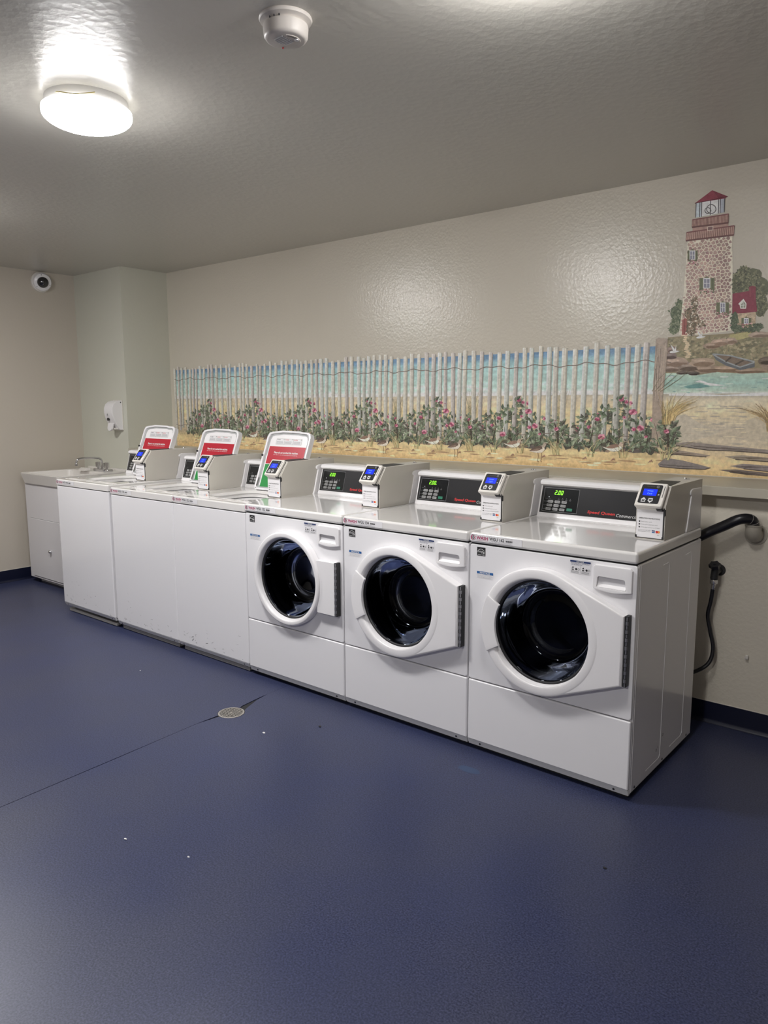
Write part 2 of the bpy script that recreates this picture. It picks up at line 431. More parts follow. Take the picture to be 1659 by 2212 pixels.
# ================================================================== ROOM
def build_room():
    # floor: slab, two vinyl sheets that meet in a seam running to the drain
    o = part('floor', box(XL - .1, XR + .1, YF - .1, YU + .1, -0.05, -0.004), 'subfloor', smooth=None); struct(o)
    dx, dy, dr = -1.7285, -0.389, 0.062
    # seam: x as a function of y, and its gap
    seam = [(YF, -1.600, .0012), (-3.3, -1.650, .0012), (-1.44, -1.7085, .0016), (-1.0, -1.728, .0022), (-0.75, -1.742, .0012), (-0.56, -1.752, .0010)]
    lo = [(x - g, y) for y, x, g in seam]; hi = [(x + g, y) for y, x, g in seam]
    arc = lambda a0, a1, n, rr: [(dx + rr * math.cos(math.radians(a0 + (a1 - a0) * k / n)), dy + rr * math.sin(math.radians(a0 + (a1 - a0) * k / n))) for k in range(n + 1)]
    R = dr + 0.001
    left = lo + arc(250, 100, 14, R) + [(-1.752, -0.31), (-1.7655, -0.20), (-1.771, -0.13), (-1.7725, -0.05), (-1.775, YW), (XL, YW), (XL, YF)]
    right = hi + arc(264, 424, 14, R) + [(-1.712, -0.315), (-1.752, -0.215), (-1.7705, -0.13), (-1.7715, -0.05), (-1.7735, YW), (XR, YW), (XR, YF)]
    for lp in (left, right):
        bm = bmesh.new(); vs = [bm.verts.new((x, y, 0.0)) for x, y in lp]
        ed = [bm.edges.new((vs[i], vs[(i + 1) % len(vs)])) for i in range(len(vs))]
        bmesh.ops.triangle_fill(bm, edges=ed); top = from_bm(bm); n = len(lp)
        v = [(x, y, 0.0) for x, y in lp] + [(x, y, -0.004) for x, y in lp]
        sides = [(i, (i + 1) % n, n + (i + 1) % n, n + i) for i in range(n)]
        p = part('vinyl_sheet', merge(top, (v, sides)), 'floor_vinyl', o, smooth=None)
    pt = Decal(Frame((-0.925 + .35, -0.15, 0), (1, 0, 0), (0, 1, 0)))
    pt.poly([(x + .004 * math.sin(5 * i), y) for i, (x, y) in enumerate(circ(0, 0, .05, 18, .022))], 'floor_patch'); pt.build('floor_stain', o)

    struct(part('ceiling', box(XL - .1, XR + .1, YF - .1, YU + .1, ZC, ZC + .08), 'ceiling_paint', smooth=None))
    struct(part('wall_back', box(XCOL, XR + .1, YU, YU + .1, 1.03, ZC), 'wall_paint', smooth=None))
    struct(part('wall_back_lower', box(XCOL, XR + .1, YW, YW + .1, -0.004, 1.03), 'wall_paint', smooth=None))
    struct(part('wall_left', box(XL - .1, XL, YF - .1, YCOL + .1, -0.004, ZC), 'wall_side_shaded', smooth=None))
    struct(part('wall_left_pier', box(XL - .1, XCOL, YCOL, YU + .1, -0.004, ZC), 'wall_pier_tinted', smooth=None))
    struct(part('wall_right', box(XR, XR + .1, YF - .1, YU, -0.004, ZC), 'wall_side_shaded', smooth=None))
    struct(part('wall_front', box(XL, XR, YF - .1, YF, -0.004, ZC), 'wall_side_shaded', smooth=None))
    # ledge over the lower wall: boards butted end to end
    t = bpy.data.objects.new('trim_1', None); COL.objects.link(t); struct(t)
    xs = [XCOL + .001, -3.9, -2.063, 0.05 + .55, XR - .001]
    for a, b in zip(xs[:-1], xs[1:]):
        part('ledge_board', rbox(a + .0006, b - .0006, 0.8244, YU - .0005, 1.027, 1.067, .003, 2), 'ledge_paint', t)
    part('caulk_bead', tube([(XCOL + .01, YU - .001, 1.068), (XR - .01, YU - .001, 1.068)], .0025, 6), 'caulk', t)
    # rubber cove base
    prof = lambda d: [(0, 0.0), (d * .016, 0.0), (d * .012, .003), (d * .006, .010), (d * .0035, .020), (d * .0032, .094), (d * .002, .0965), (0, .0965)]
    def cove(name, vf, bead):
        b = part(name, vf, 'cove_rubber'); struct(b)
        part('caulk_bead', bead, 'caulk', b)
    cove('baseboard_back', prism([(YW + a, z) for a, z in prof(-1)], XCOL, XR, 'x'), tube([(XCOL, YW - .001, .0975), (XR, YW - .001, .0975)], .0022, 6))
    cove('baseboard_left', prism([(XL + a, z) for a, z in prof(1)], YF, YCOL, 'y'), tube([(XL + .001, YF, .0975), (XL + .001, YCOL, .0975)], .0022, 6))
    cove('baseboard_pier', prism([(YCOL + a, z) for a, z in prof(-1)], XL, XCOL, 'x'), tube([(XL, YCOL - .001, .0975), (XCOL, YCOL - .001, .0975)], .0022, 6))
build_room()

# ================================================================== CEILING FIXTURES
def ceiling_light(x, y, label, glow='lamp_glow'):
    t = thing('ceiling_light', label, 'ceiling light', (x, y, ZC), group='dome lights in a row on the ceiling')
    R = .150
    part('base_ring', lathe([(.001, 0), (R - .012, 0), (R - .010, -.028), (R - .012, -.030), (.001, -.030)], seg=56), 'lamp_base', t)
    pr = [(R - .010, -.030), (R, -.034), (R + .001, -.046)]
    for k in range(1, 11):
        a = math.pi / 2 * k / 10
        pr.append((max((R + .001) * math.cos(a), .0005), -.046 - .052 * math.sin(a)))
    part('diffuser', lathe(pr, seg=56), glow, t)
    part('loose_wire', tube(smooth_path([(.05, -.137, -.024), (.075, -.142, -.030), (.115, -.106, -.036), (.143, -.05, -.022)], 6), .0016, 6), 'wire_yellow', t)
ceiling_light(-1.655, -0.985, 'lit white dome ceiling light at the upper left of the picture')
ceiling_light(-3.62, -0.985, 'lit dome ceiling light over the utility sink end, just left of the view')
ceiling_light(0.03, -0.84, 'dimmer dome ceiling light over the nearest washer, just above the view', 'lamp_glow_dim')
ceiling_light(0.15, -3.9, 'unseen dome light added behind the viewer to brighten the washer fronts', 'lamp_glow_added')  # added out of view to light the washer fronts

def smoke_detector():
    t = thing('smoke_detector', 'round off-white smoke detector on the grey ceiling', 'smoke detector', (-0.705, -0.925, ZC))
    part('mounting_plate', lathe([(.001, 0), (.072, 0), (.0735, -.004), (.071, -.009), (.060, -.013), (.056, -.017), (.001, -.017)], seg=48), 'detector_plastic', t)
    part('body', lathe([(.056, -.017), (.0615, -.020), (.0625, -.026), (.0605, -.048), (.056, -.054), (.050, -.057), (.001, -.058)], seg=48), 'detector_plastic', t)
    for k in range(7):
        y = -.03 + k * .007
        part('vent_slot', box(-.022 + abs(k - 3) * .002, .016, y, y + .0022, -.0595, -.0575), 'enamel_shadow', t)
    for k in range(3):
        a = [(.018 + .006 * k + .0, math.radians(q)) for q in range(-60, 61, 15)]
        part('sounder_rib', tube([(.016 + r * math.cos(b) * .8, r * math.sin(b), -.058) for r, b in a], .0012, 5), 'detector_plastic', t)
    part('test_button', lathe([(.001, -.0605), (.006, -.0605), (.007, -.057)], c=(.030, .012, 0), seg=16), 'plastic_white', t)
    part('status_light', lathe([(.0005, -.0615), (.002, -.061), (.0022, -.057)], c=(-.034, .02, 0), seg=10), 'print_red', t)
    for a in (60, 75, 90):
        part('clip_screw', lathe([(.001, -.021), (.0022, -.021), (.0022, -.013)], c=(.058 * math.cos(math.radians(a)), -.058 * math.sin(math.radians(a)), 0), seg=8), 'steel_dark', t)
smoke_detector()

def security_camera():
    t = thing('security_camera', 'white round dome security camera high on the left wall', 'security camera', (XL, 0.55, 2.382))
    part('back_box', lathe([(.001, 0), (.078, 0), (.080, .006), (.078, .018), (.073, .022), (.001, .022)], axis='x', seg=48), 'plastic_warm', t)
    tilt = Matrix.Translation((.030, 0, 0)) @ Matrix.Rotation(math.radians(-14), 4, 'Z') @ Matrix.Rotation(math.radians(12), 4, 'Y')
    part('housing', xform(lathe([(.068, -.022), (.072, -.006), (.071, .012), (.064, .026), (.050, .033), (.043, .034), (.001, .034)], axis='x', seg=48), tilt), 'plastic_white', t)
    dm = [(.043 * math.cos(a), .033 + .036 * math.sin(a)) for a in [math.pi / 2 * k / 8 for k in range(9)]]
    part('lens_dome', xform(lathe(dm, axis='x', seg=40), tilt), 'dome_smoke', t)
    for a in (100, 220, 340):
        q = math.radians(a)
        part('screw', xform(lathe([(.0005, .0315), (.003, .0315), (.003, .027)], c=(0, .057 * math.cos(q), .057 * math.sin(q)), axis='x', seg=8), tilt), 'steel_dark', t)
security_camera()

def soap_dispenser():
    t = thing('soap_dispenser', 'white wall-mounted soap dispenser above the utility sink', 'soap dispenser', (-4.588, YCOL, 1.21))
    hw = .062
    side = [(0, .0), (-.030, .0), (-.040, .010), (-.066, .050), (-.088, .100), (-.096, .140), (-.094, .175), (-.080, .205), (-.055, .224), (-.025, .231), (0, .232)]
    part('cover', rprism(side, -hw, hw, .006), 'plastic_white', t)
    part('back_plate', rbox(-hw - .002, hw + .002, -.010, -.0005, -.004, .236, .003), 'plastic_warm', t)
    # push lever: a rounded tongue hanging from the front
    lev = [(-.034, .052), (.034, .052)] + [(.034 * math.cos(math.radians(-a)), .020 + .030 * math.sin(math.radians(-a))) for a in range(0, 181, 15)]
    M = Matrix.Translation((0, -.078, .0)) @ Matrix.Rotation(math.radians(-12), 4, 'X')
    part('push_lever', xform(plate(lev, [], -.014, 0, 'y', .004), M), 'plastic_white', t)
    part('nozzle_shelf', rbox(-.04, .04, -.066, -.03, .004, .018, .004), 'plastic_warm', t)
    part('sight_window', lathe([(.001, -.004), (.012, -.004), (.0125, .006)], c=(-.012, -.0895, .085), axis='y', seg=20), 'dome_smoke', t)
    d = Decal(Frame((0, -.0975, .115), (1, 0, 0), (0, .05, 1)))
    d.poly([(-.014, 0), (-.004, .002), (-.003, .014), (-.009, .016), (-.013, .010)], 'line_grey'); d.rect(-.013, -.003, -.006, -.003, 'line_grey')
    d.build('pictogram', t)
    part('lock_hole', box(hw - .001, hw + .001, -.022, -.014, .212, .222), 'steel_dark', t)
def rprism(outline, a0, a1, r):
    bm = bmesh.new(); v, f = prism(outline, a0, a1, 'x')
    vs = [bm.verts.new(p) for p in v]
    for q in f: bm.faces.new([vs[i] for i in q])
    bmesh.ops.recalc_face_normals(bm, faces=bm.faces)
    ed = [e for e in bm.edges if abs(e.verts[0].co.x - e.verts[1].co.x) < 1e-6]
    bmesh.ops.bevel(bm, geom=ed, offset=r, segments=2, profile=0.5, affect='EDGES')
    return from_bm(bm)
soap_dispenser()

# ================================================================== WASHER PARTS SHARED BY BOTH KINDS
def seven_seg(d, txt, a, b, hgt, m, h):
    segs = {'2': 'abged', '0': 'abcdef', '.': '.'}
    wd = hgt * .52; th = hgt * .15; sl = .14
    P = lambda x, y: (a + x + y * sl, b + y)
    for ch in txt:
        if ch == '.':
            d.poly([P(-th * .4, 0), P(th * .8, 0), P(th * .8, th * 1.2), P(-th * .4, th * 1.2)], m, h); a += th * 1.3; continue
        for s in segs[ch]:
            x0, x1, y0, y1 = {'a': (0.1 * wd, .9 * wd, hgt - th, hgt), 'b': (wd - th, wd, hgt * .52, hgt * .96), 'c': (wd - th, wd, hgt * .04, hgt * .48),
                              'd': (.1 * wd, .9 * wd, 0, th), 'e': (0, th, hgt * .04, hgt * .48), 'f': (0, th, hgt * .52, hgt * .96), 'g': (.1 * wd, .9 * wd, hgt / 2 - th / 2, hgt / 2 + th / 2)}[s]
            d.poly([P(x0, y0), P(x1, y0), P(x1, y1), P(x0, y1)], m, h)
        a += wd * 1.32

def console(t, zt, hw, lit, digits):
    """raised control console at the rear of the top; zt = top surface height"""
    x0, x1 = -hw + .018, hw - .006
    prof = [(.508, zt), (.506, zt + .006), (.514, zt + .022), (.5465, zt + .141), (.536, zt + .147), (.535, zt + .156), (.542, zt + .164), (.560, zt + .168), (.66, zt + .166), (.676, zt + .150), (.676, zt)]
    c = part('console', rprism(prof, x0, x1, .004), 'plastic_white', t)
    up = Vector((0, .5465 - .514, .119)); L = up.length
    fr = Frame((x0 + .010, .514, zt + .022), (1, 0, 0), up)
    fw = x1 - x0 - .02
    pl = MB()
    pl.add(xform(box(0, fw, 0.002, L - .002, -.001, .0018), Matrix((( *fr.u, 0), (*fr.v, 0), (*fr.n, 0), (0, 0, 0, 1))).transposed()), 'face_black')
    o = pl.build('faceplate', c, smooth=None)
    o.data.transform(Matrix.Translation(fr.o))
    d = Decal(fr); H = .0024
    ka, kb, kc, kd = .012, .178, .008, L - .010
    d.rect(ka, kb, kc, kd, 'keypad_black', H); d.border(ka, kb, kc, kd, .0011, 'line_grey', H + .0003)
    if lit:
        seven_seg(d, digits, ka + .050, kd - .029, .019, 'led_green', H + .0006)
    for k, x in enumerate((.074, .092, .110, .128)):
        d.ring(ka + x, kd - .044, .0013, .0013, 'line_grey', H + .0003, 8)
        d.rect(ka + x - .005, ka + x + .005, kd - .050, kd - .0488, 'dim_print', H + .0003); d.rect(ka + x - .004, ka + x + .004, kd - .0525, kd - .0513, 'dim_print', H + .0003)
    d.ring(ka + .026, kd - .041, .0016, .0016, 'led_white' if lit else 'line_grey', H + .0003, 8)
    d.text('INSERT COINS', ka + .010, kd - .050, .0028, 'dim_print', h=H + .0003)
    d.build('keypad_print', c)
    keys = [['HOT', 'WARM', 'COLD'], ['BRIGHT', 'COLORS', 'DELICATE'], ['LIGHT', 'MEDIUM', 'HEAVY']]
    for r in range(3):
        for q in range(3):
            a = ka + .024 + q * .033 - r * .003; b = kd - .0665 - r * .0165
            k = MB(); k.add(([fr.p(x, y, H + hh) for hh in (0, .0016) for x, y in rrect(a, a + .024, b, b + .0115, .002, 2)], [tuple(range(12, 24))] + [(i, (i + 1) % 12, 12 + (i + 1) % 12, 12 + i) for i in range(12)]), 'key_grey')
            dd = Decal(fr); dd.text(keys[r][q], a + .012, b + .0038, .004, 'print_black', width=.017, h=H + .0019, align='c', bold=.01)
            k.V += [tuple(p) for p in []]
            off = len(k.V); k.V += dd.V; k.mats.append('print_black')
            for f in dd.F: k.F.append(tuple(i + off for i in f)); k.M.append(1)
            k.build('wash_key', c, smooth=None)
            lk = Decal(fr); lk.ring(a - .0045, b + .006, .0012, .0012, 'led_white' if (lit and q == 0 and r == 0) else 'line_grey', H + .0004, 8); lk.build('key_light', c)
        lb = Decal(fr); lb.text(['TEMP', 'CYCLE', 'SOIL'][r], ka + .004 - .001 * r, kd - .063 - r * .0165, .003, 'dim_print', width=.010, h=H + .0003); lb.build('row_print', c)
    g = MB(); a, b = ka + .118, kc + .008
    g.add(([fr.p(x, y, H + hh) for hh in (0, .0016) for x, y in rrect(a, a + .026, b, b + .0125, .002, 2)], [tuple(range(12, 24))] + [(i, (i + 1) % 12, 12 + (i + 1) % 12, 12 + i) for i in range(12)]), 'key_green')
    g.build('start_key', c, smooth=None)
    d = Decal(fr)
    d.text('Speed Queen', .226, .012, .0165, 'print_red', width=.122, h=H, bold=.030, shear=.12)
    d.text('Commercial Washer', .354, .0115, .0135, 'print_white', width=.160, h=H, shear=.18)
    d.build('brand_print', c)
    return c

def card_reader(t, xr, zt, yf):
    """steel meter case with a tilted card-reader head; xr = local x of its right side"""
    x0, x1 = xr - .110, xr
    yb = .685
    prof = [(yf, zt), (yf, zt + .126), (yf + .052, zt + .198), (yb, zt + .199), (yb, zt)]
    c = part('card_reader', rprism(prof, x0, x1, .0025), 'steel_beige', t); c['label'] = 'beige steel card reader box with a tilted blue screen'
    part('top_opening', prism([(x0 + .006, yf + .065), (x1 - .008, yf + .065), (x1 - .030, yf + .235), (x0 + .006, yf + .235)], zt + .1985, zt + .2000, 'z'), 'rubber', c)
    part('lock', merge(lathe([(.001, .006), (.0055, .006), (.0065, .004), (.0065, 0)], c=(x1 - .045, yb - .075, zt + .199), seg=16), box(x1 - .050, x1 - .028, yb - .078, yb - .073, zt + .199, zt + .203)), 'chrome', c)
    part('side_latch', box(x1 - .0005, x1 + .002, yb - .05, yb - .02, zt + .162, zt + .167), 'steel_beige', c)
    # instruction plate
    part('plate_frame', box(x0 + .003, x1 - .003, yf - .0022, yf + .001, zt + .004, zt + .121), 'rubber', c)
    fr = Frame((x0, yf - .0045, zt), (1, 0, 0), (0, 0, 1))
    part('instruction_plate', rbox(x0 + .0045, x1 - .0065, yf - .0045, yf - .001, zt + .0065, zt + .118, .001, 1), 'sticker', c)
    d = Decal(fr)
    d.text('OPERATION INSTRUCTIONS', .014, .0765, .0050, 'print_black', width=.078, bold=.015)
    for k, s in enumerate(('Select your cycle', 'Swipe your payment card', 'Once approved press START')):
        y = .0635 - k * .0105
        d.poly(circ(.0165, y + .0025, .0028, 12), 'print_black')
        d.text(s, .0215, y, .0048, 'print_grey', width=(.042, .062, .072)[k])
    d.text('ONLY FOR CREDIT/DEBIT CARDS', .0115, .0325, .0030, 'print_grey', width=.048)
    d.text('WITH MAGNETIC STRIPE', .0120, .0275, .0030, 'print_grey', width=.046)
    d.rect(.064, .076, .0325, .0360, 'print_navy'); d.rect(.0645, .0755, .0265, .0300, 'print_blue')
    d.poly(circ(.083, .0312, .0048, 16), 'print_red'); d.poly(circ(.0895, .0312, .0048, 16), 'print_orange', .0003)
    d.rect(.084, .092, .019, .0205, 'print_grey')
    d.build('instruction_print', c)
    for a, b in ((x0 + .004, zt + .0075), (x1 - .0065, zt + .0075)):
        part('corner_clip', rbox(a - .0025, a + .0045, yf - .006, yf - .002, b - .003, b + .007, .001, 1), 'rubber', c)
    part('hinge_clip', rbox(x1 - .0065, x1 + .0006, yf - .005, yf + .004, zt + .093, zt + .116, .001, 1), 'rubber', c)
    # tilted head
    up = Vector((0, .060, .076)).normalized(); nn = Vector((1, 0, 0)).cross(up)
    o = Vector(((x0 + x1) / 2 - .003, yf - .030, zt + .128))
    fr = Frame(o, (1, 0, 0), up)
    M = Matrix(((1, fr.v.x, fr.n.x, fr.o.x), (0, fr.v.y, fr.n.y, fr.o.y), (0, fr.v.z, fr.n.z, fr.o.z), (0, 0, 0, 1)))
    part('reader_head', merge(xform(rbox(-.0515, .0515, 0, .104, -.016, 0, .006, 3), M), xform(rbox(-.050, .0515, .003, .102, -.046, -.018, .003, 2), M)), 'plastic_warm', c)
    part('head_gasket', xform(box(-.049, .049, .004, .100, -.020, -.014), M), 'rubber', c)
    chin = [(yf, zt + .120), (yf - .024, zt + .124), (yf - .030, zt + .130), (yf - .010, zt + .150), (yf, zt + .150)]
    part('chin', prism(chin, x0 + .006, x1 - .010, 'x'), 'plastic_warm', c)
    h = MB(); h.add(xform(prism(rrect(-.041, .036, .012, .094, .006), -.001, .0008, 'z'), M), 'face_black'); h.build('head_panel', c, smooth=None)
    part('blue_screen', xform(box(-.030, .020, .046, .074, .0006, .0014), M), 'screen_blue', c)
    d = Decal(fr); H = .0018
    d.text('Swipe', -.005, .0620, .0068, 'screen_text', h=H, align='c', width=.022); d.text('Card', -.005, .0510, .0068, 'screen_text', h=H, align='c', width=.017)
    d.build('screen_print', c)
    d = Decal(fr); H = .0012
    d.ring(.0185, .0855, .0052, .0011, 'line_grey', H, 16); d.ring(.0185, .0855, .0026, .0009, 'line_grey', H, 12)
    d.text('CARD READER', -.022, .0835, .0036, 'dim_print', h=H, width=.030)
    for cx, s in ((-.0215, 1), (.0045, -1)):
        q = [(cx - .008, .026 - s * .009), (cx + .008, .026 - s * .009), (cx + .008, .026 + s * .001), (cx + .0105, .026 + s * .001), (cx, .026 + s * .0115), (cx - .0105, .026 + s * .001), (cx - .008, .026 + s * .001)]
        d.poly(q, 'print_white', H); d.rrect(cx - .005, cx + .005, .0215 - s * .0015, .0295 - s * .0015, .002, 'face_black', H + .0003)
        d.rect(cx - .003, cx + .003, .025 - s * .0015, .0262 - s * .0015, 'print_white', H + .0006)
        if s > 0: d.rect(cx - .0006, cx + .0006, .0227 - .0015, .0286 - .0015, 'print_white', H + .0006)
    d.line(.0255, .0675, .0275, .0650, .0015, 'key_green', H); d.line(.0275, .0650, .0315, .0705, .0015, 'key_green', H)
    d.line(.0262, .049, .0312, .054, .0015, 'print_white', H); d.line(.0262, .054, .0312, .049, .0015, 'print_white', H)
    d.build('head_print', c)
    part('swipe_slot', xform(box(.0425, .0446, .040, .090, -.004, .0006), M), 'rubber', c)
    part('head_foot', xform(rbox(.028, .0518, -.0012, .006, -.030, -.013, .0015, 1), M), 'rubber', c)
    return c

def asset_label(t, a0, zt, y, num):
    d = Decal(Frame((a0, y, zt - .031), (1, 0, 0), (0, 0, 1)))
    d.rect(0, .232, .0015, .0285, 'sticker')
    H = .0008
    # swoosh of three crescents
    for k, (m, r) in enumerate((('print_crimson', .0105), ('print_black', .0085), ('print_crimson', .006))):
        cx = .0145 + k * .0055
        pts = [(cx + r * math.cos(math.radians(a)) * 1.05, .0155 + r * math.sin(math.radians(a))) for a in range(70, 291, 20)]
        pts += [(cx + .0042 - k * .0006 + r * .92 * math.cos(math.radians(a)) * 1.05, .0158 + r * .92 * math.sin(math.radians(a))) for a in range(290, 69, -20)]
        d.poly(pts, m, H + k * .0001)
    d.text('WASH', .0300, .0095, .0135, 'print_crimson', width=.053, h=H, bold=.03, shear=.06)
    d.text('LAUNDRY SYSTEMS', .0300, .0052, .0024, 'print_crimson', width=.052, h=H)
    d.text('WGU ' + num, .0885, .0108, .0125, 'print_black', width=.066, h=H, bold=.02)
    d.text('PROPERTY OF', .006, .0250, .0020, 'print_black', width=.015, h=H)
    d.text('FOR SERVICE CALL OR REFUND ONLINE', .098, .0068, .0024, 'print_grey', width=.088, h=H)
    d.text('KEEP THIS NUMBER READY WHEN CALLING FOR HELP', .088, .0030, .0022, 'print_grey', width=.104, h=H)
    d.text('ASSET TAG', .160, .0235, .0022, 'print_grey', width=.032, h=H)
    rr = random.Random(int(num))
    x = .162
    while x < .190:
        wv = rr.choice((.0005, .0009, .0013)); d.rect(x, x + wv, .0120, .0185, 'print_black', H); x += wv + rr.choice((.0004, .0007))
    d.build('asset_label', t)['label'] = 'white asset label lettered WASH WGU ' + num

# ================================================================== FRONT-LOAD WASHERS
def front_washer(xc, label, num, digits, flared):
    t = thing('front_load_washer', label, 'washing machine', (xc, 0, 0), group='white front-load washers in the row')
    hw = W / 2 - .0028; D = .677; zg = .8672; zt = .9108
    # cabinet shell, open at the front
    sh = []
    sh += [rbox(-hw, -hw + .02, .012, D, .024, zg - .002, .004, 1), rbox(hw - .02, hw, .012, D, .024, zg - .002, .004, 1), box(-hw + .019, hw - .019, D - .02, D - .001, .03, zg - .003)]
    part('cabinet', merge(*sh), 'enamel', t)
    part('cabinet_floor', box(-hw + .019, hw - .019, .03, D - .02, .03, .05), 'dark_gap', t)
    for s in (-1, 1):
        e = []
        for pts in ([(.169, .056), (.300, .056), (.3105, .068), (.3105, .815), (.300, .828), (.245, .826)], [(.420, .060), (.548, .060), (.5605, .072), (.5605, .815), (.550, .829), (.49, .826)], [(.030, .03), (.030, .86)]):
            e.append(tube([(s * (hw - .0004), y, z) for y, z in pts], .0016, 4))
        part('side_embossing', merge(*e), 'enamel', t)
        for y, z in ((.06, .038), (.34, .038), (.62, .038)):
            part('side_screw', lathe([(.0005, s * .0022), (.0042, s * .002), (.005, 0)], c=(s * hw, y, z), axis='x', seg=10), 'steel_dark', t)
    if flared:
        d = Decal(Frame((hw + .0002, 0, 0), (0, 1, 0), (0, 0, 1)))
        for y, z, r in ((.270, .100, .006), (.285, .108, .003), (.335, .140, .006)):
            d.ring(y, z, r, .0025, 'scuff', None, 10)
        d.build('side_scuff', t)
    # front panels
    dc = (-.010, .567)
    part('front_panel', plate(rrect(-hw + .0005, hw - .0005, .3075, zg - .004, .010), [circ(*dc, .205, 56)], 0, .014, 'y', .004), 'enamel', t)
    part('lower_panel', rbox(-hw + .0005, hw - .0005, -.001, .016, .046, .3035, .0055, 3), 'enamel', t)
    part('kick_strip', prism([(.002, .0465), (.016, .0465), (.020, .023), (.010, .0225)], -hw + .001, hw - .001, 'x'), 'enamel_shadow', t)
    for x in (-.283, .286):
        part('panel_screw', merge(lathe([(.0005, -.002), (.0040, -.0015), (.0048, .004)], c=(x, .0055, .034), axis='y', seg=12)), 'steel_dark', t)
    part('foot_rail', box(-hw + .012, hw - .012, .03, D - .02, .006, .024), 'dark_gap', t)
    for x in (-.29, .29):
        for y in (.06, .62):
            part('foot', lathe([(.001, 0), (.022, 0), (.022, .010), (.010, .014), (.010, .026)], c=(x, y, 0), seg=16), 'rubber', t)
    # top
    part('top', rbox(-hw, hw, -.005, D, zg + .0015, zt, .011, 4), 'enamel_top_reflect', t)
    part('top_gap', box(-hw + .006, hw - .006, .006, D - .02, zg - .006, zg + .003), 'dark_gap', t)
    asset_label(t, -hw + .004, zt - .004, -.0055, num)
    # door
    rc = (-.016, .568) if flared else (-.012, .568)
    R = .243 if flared else .232
    yfr = -.040
    dr = bpy.data.objects.new('door', None); COL.objects.link(dr); dr.parent = t; dr['label'] = 'round porthole door with dark glass'
    hole = circ(*dc, .2035, 64)
    if flared:
        out = hull(circ(*rc, R, 72) + [(.314, .6905), (.314, .4385)])
    else:
        out = circ(*rc, R, 72)
    part('door_frame', plate(out, [hole], yfr, -.002, 'y', .009, 3), 'plastic_white', dr)
    part('frame_lip', lathe([(.2035, yfr + .006), (.2005, yfr + .010), (.1985, -.014), (.1995, -.008)], c=(dc[0], 0, dc[1]), axis='y', seg=64), 'plastic_white', dr)
    if flared:
        # raised crescent around the porthole and a grip block on the left
        part('frame_ring', lathe([(.206, yfr - .0005), (.212, yfr - .0028), (R - .012, yfr - .0022), (R - .004, yfr + .0006)], c=(rc[0], 0, rc[1]), axis='y', seg=72), 'plastic_white', dr)
        g = [(rc[0] + (R - .004) * math.cos(math.radians(a)), rc[1] + (R - .004) * math.sin(math.radians(a))) for a in range(152, 209, 4)]
        g += [(dc[0] + .183 * math.cos(math.radians(a)), dc[1] + .183 * math.sin(math.radians(a))) for a in range(206, 153, -4)]
        part('grip', plate(g, [], yfr - .0075, yfr + .004, 'y', .003, 2), 'plastic_white', dr)
        hx0, hx1 = .3155, .327
    else:
        part('hinge_bracket', rbox(.196, .312, yfr + .010, -.002, .4365, .690, .004, 2), 'plastic_white', dr)
        hx0, hx1 = .313, .325
    part('hinge', box(hx0, hx1, -.030, -.002, .4375, .6905), 'rubber', dr)
    e = []
    n = 17
    for k in range(n):
        z0 = .4385 + k * (.2505 / n)
        e.append(tube([((hx0 + hx1) / 2 + .002, -.031, z0 + .0008), ((hx0 + hx1) / 2 + .002, -.031, z0 + .2505 / n - .0012)], .0050 if k % 2 else .0030, 8))
    part('hinge_knuckles', merge(*e), 'knuckle', dr)
    # glass bowl that dips into the drum
    gp = [(.1985, -.012), (.190, -.010), (.186, -.004), (.184, .010), (.176, .030), (.160, .075), (.150, .100), (.140, .112), (.126, .117), (.110, .116), (.098, .110), (.080, .112), (.045, .117), (.001, .119)]
    part('glass_bowl', lathe(gp, c=(dc[0], 0, dc[1]), axis='y', seg=64), 'door_glass', dr, smooth=60)
    part('glass_rim', lathe([(.199, -.013), (.1995, -.016), (.193, -.0155), (.190, -.011)], c=(dc[0], 0, dc[1]), axis='y', seg=64), 'rubber', dr)
    # gasket and drum inside
    part('gasket', lathe([(.206, .012), (.200, .016), (.192, .022), (.198, .040), (.192, .060), (.200, .078), (.232, .090)], c=(dc[0], 0, dc[1]), axis='y', seg=56), 'rubber', t)
    dp = [(.228, .088), (.250, .098), (.254, .125), (.254, .46), (.235, .49), (.10, .475), (.001, .470)]
    dm = part('drum', lathe(dp, c=(dc[0], 0, dc[1]), axis='y', seg=56), 'drum_steel', t)
    for a in (75, 195, 315):
        q = math.radians(a)
        bm_ = [(-.030, .254), (-.014, .215), (.014, .215), (.030, .254)]
        v, f = prism(bm_, .13, .44, 'y'); M = Matrix.Translation((dc[0], 0, dc[1])) @ Matrix.Rotation(-q + math.pi / 2, 4, 'Y')
        part('drum_baffle', xform((v, f), M), 'drum_steel', dm)
    # detergent drawer
    o = [(-.158 + W / 2 - .343, .766), (-.158 + W / 2 - .343, .850)]
    x0, x1, z0, z1 = .184, .326, .757, .852
    bot = [(x0 + (x1 - x0) * k / 8, z0 + .010 * (abs(k - 4) / 4) ** 2) for k in range(9)]
    out = bot + [(x1, z1 - .008), (x1 - .008, z1), (x0 + .008, z1), (x0, z1 - .008)]
    hx = [(x0 + .014, z0 + .015), (x1 - .022, z0 + .015), (x1 - .025, z0 + .048), (x1 - .030, z0 + .052), (x0 + .022, z0 + .054), (x0 + .017, z0 + .050)]
    dw = part('detergent_drawer', plate(out, [hx], -.0115, -.0005, 'y', .003, 2), 'plastic_white', t)
    pk = [(x0 + .013, -.001), (x1 - .021, -.001)]
    v = [(x, -.004, z) for x, z in hx] + [(x * 1.0, .022, z) for x, z in hx]
    n = len(hx)
